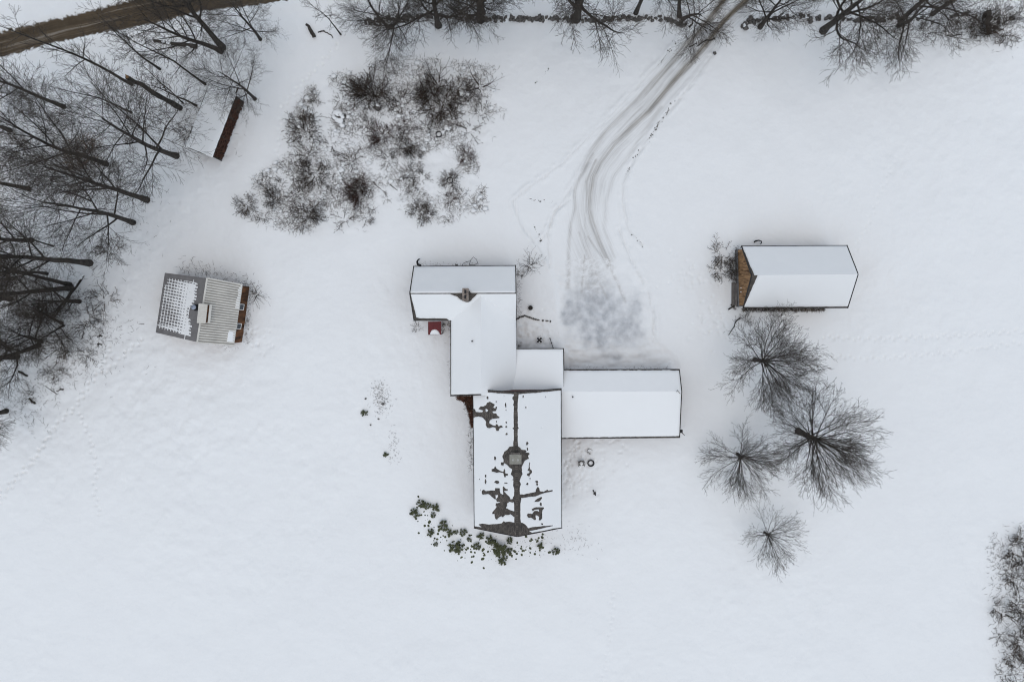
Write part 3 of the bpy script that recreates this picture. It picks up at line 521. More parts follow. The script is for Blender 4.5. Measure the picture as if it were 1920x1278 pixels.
mb = WB(); fo = .12; mb.prism([A3((p0[0] - fo, p0[1] + fo, -.5)), A3((p1[0] - fo, p1[1] - fo, -.5)), A3((q1[0] + .05, q1[1] - fo, -.5)), A3((q0[0] + .05, q0[1] + fo, -.5))][::1], [A3((p0[0] - fo, p0[1] + fo, .9)), A3((p1[0] - fo, p1[1] - fo, .9)), A3((q1[0] + .05, q1[1] - fo, .9)), A3((q0[0] + .05, q0[1] + fo, .9))]); mb.into("foundation", M['concrete'], barn)
for y in (bn['RW'][1] - 1.45, bn['RW'][1] - 1.95):
    mb = WB(); mb.box((p0[0] - .2, y, 3.0), (.1, .12, .12)); mb.into("insulator", M['white'], barn)
st = thing("stone_step", tuple(P(1377, 552)[:2]) + (0.0,), "long narrow grey ledge along the foot of the barn's brown wall", "ledge")
c = P(1377, 552); mb = WB(); mb.box((c[0] - .28, c[1], .18), (.3, 3.1, .5)); mb.box((c[0] + .02, c[1], .32), (.28, 3.0, .75)); mb.into("ledge_block", M['shinglewall'], st)

# ------------------------------------------------------------------ sugar shed (left)
shed = thing("shed", tuple(P(380, 580)[:2]) + (0,), "tilted metal-roofed shed, beige ribbed roof on one side and snow lattice on the other", "shed")
zs = lambda x, y, z: P(270 + x / 6.39, 480 + y / 6.39, z)
sW0, sW1, sR0, sR1, sE0, sE1 = zs(250, 200, 2.5), zs(140, 915, 2.5), zs(757, 265, 5.2), zs(638, 1030, 5.2), zs(1180, 345, 2.75), zs(1077, 1065, 2.75)
mb = WB(); slope_mb(mb, sW0, sW1, sR1, sR0, .1); rw = mb.into("roof", M['grey'], shed, label="grey metal roof slope with a lattice of leftover snow")
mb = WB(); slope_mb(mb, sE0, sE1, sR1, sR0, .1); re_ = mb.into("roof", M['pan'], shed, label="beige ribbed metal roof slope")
mb = WB(); nr = 25
for i in range(nr + 1):
    t = i / nr; a_ = sE0 * (1 - t) + sE1 * t; b_ = sR0 * (1 - t) + sR1 * t; n = plane_of(sE0, sE1, sR0)[0]; mb.bar(a_ + n * .05, b_ + n * .05, .17, .13)
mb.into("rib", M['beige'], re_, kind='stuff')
mb = WB()
for i in range(20):
    t = (i + .5) / 20; a_ = sW0 * (1 - t) + sW1 * t; b_ = sR0 * (1 - t) + sR1 * t; n = plane_of(sW0, sW1, sR0)[0]; mb.bar(a_ + n * .005, b_ + n * .005, .05, .03)
mb.into("rib", M['grey'], rw, kind='stuff')
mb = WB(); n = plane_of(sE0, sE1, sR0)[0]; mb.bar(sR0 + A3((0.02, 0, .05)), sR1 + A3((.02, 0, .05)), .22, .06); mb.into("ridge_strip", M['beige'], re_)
def lattice(U, V_, W, H, S, T_):
    cu, cv = .385, .50; du = np.abs((U / cu) % 1 - .5) * cu; dv = np.abs((V_ / cv) % 1 - .5) * cv; ku = np.floor(U / cu); kv = np.floor(V_ / cv)
    rnd_ = N2.g[(ku * 7 + 3).astype(int) % 256, (kv * 13 + 5).astype(int) % 256]
    size = np.clip(1.0 - T_ / .74, 0, 1) * 1.0 + .55 * np.exp(-((S - .72) / .16) ** 2 - ((T_ - .22) / .3) ** 2) + .25 * (S < .12); size = np.clip(size * (.72 + .5 * rnd_), 0, 1)
    hu, hv = .162 * size, .20 * np.minimum(1, size * 2.2); qx, qy = du - hu, dv - hv; box = np.hypot(np.maximum(qx, 0), np.maximum(qy, 0)) + np.minimum(np.maximum(qx, qy), 0); box = np.where(size < .12, 1, box)
    fr_ = (N1.g[ku.astype(int) % 256, 9] - .5) * .5
    reg = np.minimum(np.minimum(U - (.35 + .2 * (1 - T_)), (W - .62 - U)), np.minimum(V_ - .3 - .3 * (S < .2), (H * .80 - V_) + np.where(du > .11, -.25, .1) + fr_ * .5 - .9 * np.exp(-((S - .57) / .12) ** 2)))
    line = np.minimum(.06 - np.abs(V_ - H * .70), U - .1); line2 = np.minimum(.07 - np.abs(U - W * .865), np.minimum(V_ - .05, H * .5 - V_))
    return np.maximum(np.maximum(np.minimum(reg, box), line), line2)
snow_quad("snow_lattice", rw, sW0, sW1, sR1, sR0, (None,) * 4, T=.06, cell=.045, edge=.03, wob=.035, fn=lattice)
snow_quad("snow_patch", re_, sE0, sE1, sR1, sR0, (.02, None, None, None), T=.12, cell=.06, edge=.05, wob=.08, fn=lambda U, V_, W, H, S, T_: np.minimum(.62 * 1.5 - V_ + .3 * N1(U / .6, V_ / .6), np.minimum(U - W * .77, W * .965 - U)))
snow_quad("snow_patch", re_, sE0, sE1, sR1, sR0, (.0, None, None, None), T=.07, cell=.06, edge=.05, wob=.12, fn=lambda U, V_, W, H, S, T_: np.minimum(.36 - V_ + .5 * N1(U / .7, V_ / .5 + 3), W * .4 - U))
mb = WB(); up = walls(mb, (sE0, sE1), (sW0, sW1), (sR0, sR1), .2, .2); mb.into("wall", M['rust'], shed)
e0, e1 = up[0][0], up[1][0]; nb = 30; mb = WB(); d_ = (e1 - e0) / np.linalg.norm(e1 - e0); nrm = A3((-d_[1], d_[0], 0)); nrm = nrm if nrm[0] > 0 else -nrm
for i in range(nb):
    a_ = e0 + (e1 - e0) * (i + .03) / nb; b_ = e0 + (e1 - e0) * (i + .95) / nb; o = .02 + .03 * rnd.random(); z0 = -.1; z1 = a_[2] - .04
    mb.prism([A3((k[0], k[1], z0)) for k in (b_ + nrm * o, a_ + nrm * o, a_, b_)][::-1], [A3((k[0], k[1], z1)) for k in (b_ + nrm * o, a_ + nrm * o, a_, b_)][::-1])
mb.into("siding", M['rust'], shed, kind='stuff')
for t in (.36, .70):                          # white-framed hatches propped out under the eave
    c = e0 + (e1 - e0) * t; zt = c[2] - .35; dd_ = A3((d_[0], d_[1], 0)); fr2 = WB(); q = []
    for s_, o, z in ((-1, .08, zt), (1, .08, zt), (1, .38, zt - .62), (-1, .38, zt - .62)): q.append(A3((c[0], c[1], z)) + dd_ * s_ * .36 + nrm * o)
    for k in range(4): fr2.bar(q[k], q[(k + 1) % 4], .07, .05)
    wf = fr2.into("window", M['white'], shed); g = WB(); g.poly([p_ - A3((0, 0, .01)) for p_ in q]); g.into("pane", M['glass'], wf)
# vent cupola astride the ridge, one leaf raised
cq = [zs(655, 565, 5.9), zs(762, 578, 5.75), zs(738, 805, 5.75), zs(633, 800, 5.9)]
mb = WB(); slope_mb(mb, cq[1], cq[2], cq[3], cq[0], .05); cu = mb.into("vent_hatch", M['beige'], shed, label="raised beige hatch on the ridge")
mb = WB(); n = plane_of(cq[1], cq[2], cq[0])[0]
for i in range(8): t = (i + .5) / 8; mb.bar(cq[0] * (1 - t) + cq[3] * t + n * .02, cq[1] * (1 - t) + cq[2] * t + n * .02, .08, .05)
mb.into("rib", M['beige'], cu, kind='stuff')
mb = WB(); b4 = [A3((p_[0], p_[1], 5.0)) for p_ in (cq[0] + A3((.1, -.1, 0)), cq[1] + A3((.05, -.1, 0)), cq[2] + A3((.05, .1, 0)), cq[3] + A3((.1, .1, 0)))]; mb.prism(b4[::-1], [A3((p_[0], p_[1], 5.66)) for p_ in b4][::-1]); mb.into("hatch_box", M['rust'], cu)
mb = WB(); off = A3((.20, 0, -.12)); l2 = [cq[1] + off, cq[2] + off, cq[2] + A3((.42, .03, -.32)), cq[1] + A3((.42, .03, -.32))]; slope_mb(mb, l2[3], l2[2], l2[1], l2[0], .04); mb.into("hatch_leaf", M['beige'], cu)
c = zs(588, 612, 5.6); mb = WB(); mb.tube([(c[0], c[1], 3.5), (c[0], c[1], 5.3)], .16, 14); sp = mb.into("stove_pipe", M['steel'], shed)
mb = WB(); mb.tube([(c[0], c[1], 5.42), (c[0], c[1], 5.5), (c[0], c[1], 5.62)], [.31, .30, .05], 16); mb.into("pipe_cap", M['steel'], sp)
mb = WB(); mb.box((c[0] + .1, c[1] - .05, 4.95), (.75, .8, .12), ry=-.4); mb.into("shade_plate", M['iron'], sp)  # dark plate on the slope, standing in for the shadow around the pipe

# ------------------------------------------------------------------ woodshed and firewood
ws = thing("woodshed", tuple(P(405, 235)[:2]) + (0,), "long open-sided woodshed with a snow-laden roof at the edge of the left woods", "shed")
f0, f1 = P(457, 192, 0), P(415.5, 301, 0); dv = (f1 - f0) / np.linalg.norm(f1 - f0); nv = A3((-dv[1], dv[0], 0)); nv = nv if nv[0] > 0 else -nv   # nv faces the house
k0, k1 = f0 - nv * 4.0, f1 - nv * 4.0; up_ = lambda p, z: A3((p[0], p[1], z))
E0, E1, B0, B1 = up_(f0 + nv * .1 - dv * .3, 2.75), up_(f1 + nv * .1 + dv * .2, 2.75), up_(k0 - dv * .3, 2.1), up_(k1 + dv * .2, 2.1)
mb = WB(); slope_mb(mb, B0, B1, E1, E0, .1); rws = mb.into("roof", M['trim'], ws)
snow_quad("snow_cover", rws, B0, B1, E1, E0, (.02, .02, .03, .02), T=.28, cell=.1, edge=.35, wob=.2)
for t in (0, .33, .66, 1):
    for bs, zt in ((f0 + (f1 - f0) * t - nv * .05, 2.6), (k0 + (k1 - k0) * t, 1.9)):
        mb = WB(); mb.bar(up_(bs, -.3), up_(bs, zt), .14, .14); mb.into("post", M['bark'], ws)
mb = WB(); mb.bar(up_(f0 - dv * 1.2 - nv * .1, 2.62), up_(f0 + dv * .3 - nv * .1, 2.62), .12, .14); mb.into("beam", M['bark'], ws)
wp = thing("woodpile", tuple(P(430, 245)[:2]) + (0,), "long rust-brown stack of split firewood filling the woodshed's open side", "woodpile")
mb = WB(); Ls = np.linalg.norm(f1 - f0); rnd = random.Random(8); row = 0; z = .02
while z < 2.45:
    s = rnd.random() * .1
    while s < Ls - .1:
        r = .07 + .045 * rnd.random(); o = -.05 + .2 * rnd.random() - z * .06; c = f0 + dv * s + nv * o; q = c - nv * .55; a0 = rnd.random() * 6
        npl = rnd.choice((3, 4, 5)); mb_pts = []
        for base in (c, q): mb_pts.append([base + dv * math.cos(a0 + 6.283 * k / npl) * r * 1.15 + A3((0, 0, z + r + math.sin(a0 + 6.283 * k / npl) * r * 1.1)) for k in range(npl)])
        mb.poly(mb_pts[0]); mb.poly(mb_pts[1][::-1])
        for k in range(npl): kk = (k + 1) % npl; mb.poly([mb_pts[1][k], mb_pts[1][kk], mb_pts[0][kk], mb_pts[0][k]])
        s += r * 1.9
    z += .16
mb.into("log", M['wood'], wp, kind='stuff')
mb = WB(); mb.prism([up_(p_, 0) for p_ in (f0 - nv * .4, f1 - nv * .4, k1 + nv * .4, k0 + nv * .4)], [up_(p_, 1.85) for p_ in (f0 - nv * .4, f1 - nv * .4, k1 + nv * .4, k0 + nv * .4)]); mb.into("log_core", M['wood'], wp)

# ------------------------------------------------------------------ branching plants
def tubes(polys, sides):                     # polylines [(pts, radii)] -> V, F, batched by length
    by = {}
    for p, r in polys: by.setdefault(len(p), []).append((p, r))
    Vs, Fs, off = [], [], 0; ang = np.arange(sides) * 2 * math.pi / sides; ca, sa = np.cos(ang), np.sin(ang)
    for n, l in by.items():
        p = np.array([a for a, _ in l], float); r = np.array([b for _, b in l], float); m = len(l)
        t = np.empty_like(p); t[:, 1:-1] = p[:, 2:] - p[:, :-2]; t[:, 0] = p[:, 1] - p[:, 0]; t[:, -1] = p[:, -1] - p[:, -2]; t /= np.linalg.norm(t, axis=2, keepdims=True) + 1e-9
        u = np.cross(t, np.array([.43, .31, .847])); u /= np.linalg.norm(u, axis=2, keepdims=True) + 1e-6; v = np.cross(t, u)
        ring = p[:, :, None] + (u[:, :, None] * ca[None, None, :, None] + v[:, :, None] * sa[None, None, :, None]) * r[:, :, None, None]
        Vs.append(ring.reshape(-1, 3)); I = (np.arange(m * n * sides) + off).reshape(m, n, sides); J = np.roll(I, -1, axis=2)
        Fs.append(np.stack([I[:, :-1], J[:, :-1], J[:, 1:], I[:, 1:]], -1).reshape(-1, 4)); off += m * n * sides
    return np.concatenate(Vs), np.concatenate(Fs)
def _norm(x, y, z): k = 1 / math.sqrt(x * x + y * y + z * z + 1e-12); return x * k, y * k, z * k
def _dev(d, ang, az):                        # tilt direction d by ang around a random azimuth
    x, y, z = d; ux, uy, uz = (-y, x, 0) if abs(z) < .95 else (0, -z, y); ux, uy, uz = _norm(ux, uy, uz); vx, vy, vz = y * uz - z * uy, z * ux - x * uz, x * uy - y * ux
    s, c = math.sin(ang), math.cos(ang); a, b = math.cos(az) * s, math.sin(az) * s
    return _norm(x * c + ux * a + vx * b, y * c + uy * a + vy * b, z * c + uz * a + vz * b)
def grow(out, p, d, L, r, lev, S, rn, rtip=None):
    n = max(S['min'][lev], min(9, int(L / S['seg'][lev]))); sl = L / n; pts = [p]; rad = [r]; x, y, z = p; wb, tr = S['wob'][lev], S['trop'][lev]; rt = max(S['rmin'], r * S['tip'][lev])
    nodes = []
    for i in range(n):
        d = _norm(d[0] + rn.gauss(0, wb), d[1] + rn.gauss(0, wb), d[2] + rn.gauss(0, wb) + tr)
        x, y, z = x + d[0] * sl, y + d[1] * sl, max(.02, z + d[2] * sl); t = (i + 1) / n; q = (x, y, z); rr = r + (rt - r) * t
        pts.append(q); rad.append(rr); nodes.append((q, d, t, rr))
    if lev == 0: pts.append((x + d[0] * rt * 1.5, y + d[1] * rt * 1.5, z + d[2] * rt * 1.5)); rad.append(rt * .15)
    out[lev].append((pts, rad))
    if lev + 1 < S['levels']:
        k = S['kids'][lev]; k = k if lev == 0 else max(1, int(round(k * min(1.4, L / S['ref'][lev])))); s0 = S['start'][lev]; az = rn.random() * 6.28
        for j in range(k):
            t = s0 + (1 - s0) * (j + rn.random()) / k; i = min(n - 1, int(t * n)); f = t * n - i; a0 = pts[i]; a1 = pts[i + 1]; q = tuple(a0[m] + (a1[m] - a0[m]) * f for m in range(3)); dd = nodes[i][1]; rr = rad[i] + (rad[i + 1] - rad[i]) * f
            az += 2.4 + rn.gauss(0, .5); an = math.radians(S['fan'][0] + (S['fan'][1] - S['fan'][0]) * (((j * .618 + .3) % 1) ** .62) + rn.gauss(0, 4) if (lev == 0 and 'fan' in S) else rn.gauss(S['ang'][lev], S['ang'][lev] * .2) * (1 if lev else (1.15 - .45 * t)))
            l2 = L * S['len'][lev] * (1.15 - S['fall'][lev] * t) * (rn.uniform(.86, 1.1) if (lev == 0 and 'fan' in S) else rn.uniform(.7, 1.15))
            grow(out, q, _dev(dd, an, az), l2, max(S['rmin'], rr * S['rk'][lev]), lev + 1, S, rn)
    return out
BASE = dict(levels=5, min=[6, 5, 4, 3, 2], seg=[1.2, .9, .7, .5, .4], wob=[.04, .09, .10, .11, .12], trop=[.02, .05, .05, .05, .04], tip=[.12, .2, .3, .5, .8], rmin=.011,
            kids=[12, 9, 7, 5], ref=[10, 5, 2.6, 1.4], start=[.3, .2, .18, .12], ang=[48, 42, 36, 34], len=[.36, .52, .52, .55], fall=[.4, .5, .45, .4], rk=[.5, .55, .6, .7])
def spec(**k): s = {a: (list(b) if isinstance(b, list) else b) for a, b in BASE.items()}; s.update(k); return s
def plant_meshes(nm, polys, cut, mt, mc, s0=7, s1=3):
    tr, cr = [], []
    for i, l in enumerate(polys): (tr if i < cut else cr).extend(l)
    a = mesh_np(nm + "_trunk", *tubes(tr, s0), mt, smooth=True); b = mesh_np(nm + "_crown", *tubes(cr, s1), mc)
    return a, b
def make_tree(seed, H, r, S, stems=1, lean=.0, cut=2, mt='bark', mc='twig', splay=.25):
    rn = random.Random(seed); out = [[] for _ in range(S['levels'])]
    for k in range(stems):
        a = 6.283 * k / stems + rn.random(); sp = splay if stems > 1 else lean; d = _norm(math.cos(a) * sp, math.sin(a) * sp, 1); o = r * .7 if stems > 1 else 0
        grow(out, (math.cos(a) * o, math.sin(a) * o, -.3), d, H * rn.uniform(.9, 1.0) * (1 if k == 0 else .85), r * (1 if k == 0 else .8), 0, S, rn)
    for pts, rad in out[0]: rad[0] *= 1.35
    return plant_meshes("tree", out, cut, M[mt], M[mc])
TALL = spec(kids=[14, 10, 6, 4], start=[.34, .2, .2, .15], ang=[38, 34, 34, 34], len=[.52, .46, .46, .5], rmin=.0105, wob=[.04, .06, .09, .11, .12], trop=[.015, .03, .03, .03, .02], tip=[.2, .16, .3, .5, .8], rk=[.46, .45, .55, .7])
SPREAD = spec(kids=[13, 10, 7, 4], start=[.18, .15, .15, .12], ang=[62, 40, 36, 34], len=[.60, .5, .5, .52], trop=[.01, .045, .04, .03, .02], wob=[.05, .11, .12, .12, .12], rk=[.5, .48, .58, .7], rmin=.011)
ROUND = spec(kids=[30, 12, 6, 3], start=[.62, .30, .22, .15], ang=[45, 28, 28, 28], fan=(4, 88), len=[1.9, .46, .46, .5], fall=[.0, .35, .35, .4], trop=[.0, .035, .03, .03, .02], wob=[.04, .055, .07, .09, .09], rk=[.27, .5, .6, .7], seg=[.8, .8, .6, .5, .4], tip=[.7, .12, .25, .5, .8], rmin=.0105)
SLIM = spec(levels=4, kids=[16, 6, 4], start=[.35, .2, .2], ang=[48, 40, 36], len=[.17, .5, .5], ref=[10, 2, 1], wob=[.04, .1, .12, .12], trop=[.01, .05, .04, .03], rmin=.010)
PT = dict(t1=make_tree(11, 21, .36, TALL), t2=make_tree(12, 22, .30, TALL, lean=.05), t3=make_tree(13, 20, .38, TALL, stems=2, splay=.10), t4=make_tree(14, 17, .33, spec(**{**TALL, 'start': [.20, .2, .2, .15], 'ang': [58, 40, 36, 34], 'len': [.55, .48, .46, .5]})),
          s1=make_tree(21, 15, .42, SPREAD), s2=make_tree(22, 13, .34, SPREAD, stems=2, splay=.3), s3=make_tree(23, 16, .50, SPREAD),
          l1=make_tree(31, 17, .14, SLIM, lean=.06), l2=make_tree(32, 12, .09, SLIM, lean=.1), l3=make_tree(33, 21, .19, SLIM, lean=.03),
          r1=make_tree(47, 3.9, .32, spec(**{**ROUND, 'len': [1.55, .46, .46, .5], 'fan': (4, 72)})), r2=make_tree(42, 7.3, .42, spec(**{**ROUND, 'len': [.86, .44, .46, .5], 'kids': [34, 12, 6, 3], 'fan': (4, 78)})), r3=make_tree(48, 2.7, .30, ROUND), r4=make_tree(44, 2.0, .17, spec(**{**ROUND, 'kids': [30, 12, 6, 3], 'seg': [.4, .5, .4, .3, .25], 'rmin': .008})))
def tree(k, px, py, rz, s, label, group, name="bare_tree", sz=None):
    p = G(px, py); t = thing(name, p, label, "tree", group, math.radians(rz)); t.scale = (s, s, sz or s)
    link("trunk", PT[k][0], t); link("crown", PT[k][1], t); return t
YG = "round leafless trees on the lawn right of the house"
tree('r1', 1416, 674, 20, 1.0, "round leafless tree just below the barn, topmost of the lawn trees", YG)
tree('r2', 1497, 808, 40, 1.0, "largest leafless lawn tree, with a leaning trunk, right of the other three", YG)
tree('r3', 1383, 851, 250, .86, "middle-sized leafless lawn tree left of the largest one", YG)
tree('r4', 1433, 997, 70, 1.0, "smallest leafless lawn tree, standing alone at the lower end", YG)
LG = "tall bare trees in the left woods"
for k, px, py, rz, s, lab in [
    ('t3', 415, 92, 40, 1.05, "thick double-trunked bare tree on the roadside at the top left"),
    ('l1', 385, 158, 80, 1.15, "slender bare tree just above the woodshed's snowy roof"),
    ('l1', 368, 198, 200, 1.0, "slender bare tree in front of the woodshed roof's left corner"),
    ('l2', 343, 194, 10, 1.1, "thin bare tree right beside the broken snag"),
    ('l3', 247, 158, 310, 1.1, "dark slender tree leaning across the road at the top left"),
    ('l1', 247, 211, 120, .9, "slim bare tree between the broken snag and the left edge"),
    ('t4', 331, 292, 65, 1.1, "large spreading bare tree just left of the woodshed's lower end"),
    ('t2', 200, 308, 0, 1.0, "forked dark bare tree in the tan undergrowth left of the woodshed"),
    ('t1', 276, 375, 150, 1.0, "thick-trunked bare tree above the tilted shed, highest of its pair"),
    ('t4', 250, 418, 215, 1.0, "bare tree with low drooping limbs reaching toward the tilted shed"),
    ('t1', 168, 493, 30, 1.12, "stoutest bare trunk, left of the tilted shed's top corner"),
    ('t3', 135, 536, 280, .95, "twin bare trunk beside the snow-dusted fallen log"),
    ('l3', 88, 513, 100, 1.0, "straight slender trunk above the twin trunk at the left edge"),
    ('t2', 55, 354, 260, .95, "short-looking dark trunk near the left edge, above the middle"),
    ('l2', 170, 377, 330, 1.2, "thin sapling between the two pairs of thick trunks"),
    ('l2', 100, 462, 45, 1.2, "thin sapling just above the stoutest bare trunk"),
    ('s2', 75, 643, 190, .95, "slim dark trunk low on the left edge, left of the tilted shed"),
    ('s1', 32, 668, 90, .85, "low bare tree at the bottom of the left woods"),
    ('s1', 12, 770, 10, .75, "lowest bare tree on the left edge, twigs over open snow"),
    ('t4', 488, 74, 140, .62, "small spreading bare tree by the road, right of the double trunk"),
    ('t4', 478, 186, 215, .62, "slanting bare tree overhanging the woodshed's upper right end"),
    ('t2', 20, 245, 70, .9, "tall bare tree on the left edge below the road"),
    ('t1', 20, 560, 170, .85, "bare tree at the very left edge beside the grey brush"),
    ('s2', 118, 608, 75, .6, "low many-limbed bare tree in the lower left woods, right of the slim trunk"),
    ('s3', 148, 565, 200, .55, "low bare tree between the fallen log and the tilted shed"),
    ('t4', 60, 450, 20, .9, "bare tree left of the stoutest trunk, its limbs off the left edge"),
    ('l3', 300, 130, 150, .8, "slender bare tree between the fallen roadside log and the broken snag"),
    ('t2', 120, 200, 240, .85, "bare tree standing alone just below the road at the left")]:
    tree(k, px, py, rz, s, lab, LG)
TG = "bare trees along the stone wall"
for k, px, py, rz, s, lab in [
    ('l1', 639, 65, 100, .72, "bare tree beside the cut stump, left end of the stone wall"),
    ('s2', 729, 51, 300, .78, "leaning bare tree at the stone wall's left end"),
    ('s1', 822, 48, 40, .98, "wide spreading bare tree on the wall above the brush patch"),
    ('s3', 901, 37, 100, 1.0, "thick-trunked bare tree behind the wall, right of the wide spreading one"),
    ('s1', 905, 24, 250, .85, "bare tree pressed close behind the thick-trunked one"),
    ('s3', 1080, 36, 10, 1.08, "broad bare tree fanning over the middle of the stone wall"),
    ('t2', 1192, 25, 60, .9, "plain straight trunk behind the wall, left of the driveway"),
    ('s2', 1277, 33, 90, .85, "double-trunked bare tree at the wall end beside the driveway"),
    ('s1', 1425, 51, 200, .72, "dark bare tree just right of the driveway mouth"),
    ('s1', 1544, 58, 320, 1.1, "leaning bare tree with a long limb drooping over the right lawn"),
    ('s2', 1687, 44, 20, 1.0, "forked bare trunk rising from the brush at the top right"),
    ('t1', 1748, 27, 75, .75, "dark straight trunk behind the broken wall at the top right"),
    ('l1', 1850, 66, 30, .5, "short bare tree in the brush near the top right corner")]:
    tree(k, px, py, rz, s, lab, TG)

# ------------------------------------------------------------------ shrubs
def make_shrub(seed, R, Hh, stems, S, m, droop=0.0):
    rn = random.Random(seed); out = [[] for _ in range(S['levels'])]
    for k in range(stems):
        a = rn.random() * 6.283; el = rn.uniform(.15, 1.0); L = R * rn.uniform(.75, 1.2); d = _norm(math.cos(a) * el, math.sin(a) * el, Hh * rn.uniform(.6, 1.1))
        grow(out, (math.cos(a) * .42 * R * rn.random() + rn.gauss(0, .1), math.sin(a) * .42 * R * rn.random() + rn.gauss(0, .1), -.05), d, L * math.sqrt(1 + Hh * Hh) * .72, .017, 0, S, rn)
    return plant_meshes("shrub", out, 1, M[m], M[m], 4, 3)
SH = dict(levels=4, min=[4, 3, 2, 2], seg=[.5, .4, .3, .3], wob=[.16, .2, .22, .25], trop=[-.05, .0, .02, 0], tip=[.4, .5, .7, .8], rmin=.0078, kids=[5, 4, 2], ref=[1.5, .8, .5], start=[.2, .15, .1], ang=[45, 45, 45], len=[.5, .5, .5], fall=[.4, .4, .4], rk=[.6, .7, .8])
DENSE = dict(SH, kids=[6, 5, 2], len=[.6, .55, .5]); SPARSE = dict(SH, kids=[5, 3, 2])
SM = dict(d1=make_shrub(1, 1.0, .9, 24, DENSE, 'shrub'), d2=make_shrub(2, 1.0, .8, 20, DENSE, 'shrub'), d3=make_shrub(3, 1.0, 1.0, 24, DENSE, 'shrub'), m1=make_shrub(4, 1.0, .7, 16, SH, 'shrub'), m2=make_shrub(5, 1.0, .6, 15, SH, 'shrub'), m3=make_shrub(6, 1.0, 1.0, 16, SH, 'shrub'),
          p1=make_shrub(7, 1.0, .6, 12, SPARSE, 'shrub'), p2=make_shrub(8, 1.0, .5, 10, SPARSE, 'shrub'), r1=make_shrub(9, 1.0, .8, 26, DENSE, 'redshrub'), r2=make_shrub(10, 1.0, .6, 20, SH, 'redshrub'), n1=make_shrub(11, 1.0, .6, 26, SH, 'tanshrub'),
          y1=make_tree(51, 1.6, .05, spec(**{**SPREAD, 'levels': 5, 'kids': [9, 9, 7, 4], 'ang': [55, 45, 40, 38], 'len': [.75, .55, .5, .5], 'rmin': .006, 'seg': [.3, .25, .2, .15, .1]}), stems=5, splay=.6, mt='shrub', mc='shrub'),
          y2=make_tree(52, 1.5, .05, spec(**{**SPREAD, 'levels': 5, 'kids': [7, 7, 6, 3], 'ang': [60, 45, 40, 38], 'len': [.8, .55, .5, .5], 'rmin': .006, 'seg': [.3, .25, .2, .15, .1]}), stems=3, splay=.8, mt='shrub', mc='shrub'))
def shrub(k, px, py, r, rz, label, group=None, name="bare_shrub"):
    R = r / 14.0 * 1.02; t = thing(name, G(px, py), label, "shrub", group, math.radians(rz)); t.scale = (R, R, R)
    link("stems", SM[k][0], t); link("twigs", SM[k][1], t); return t
BG = "leafless shrubs in the overgrown brush patch"
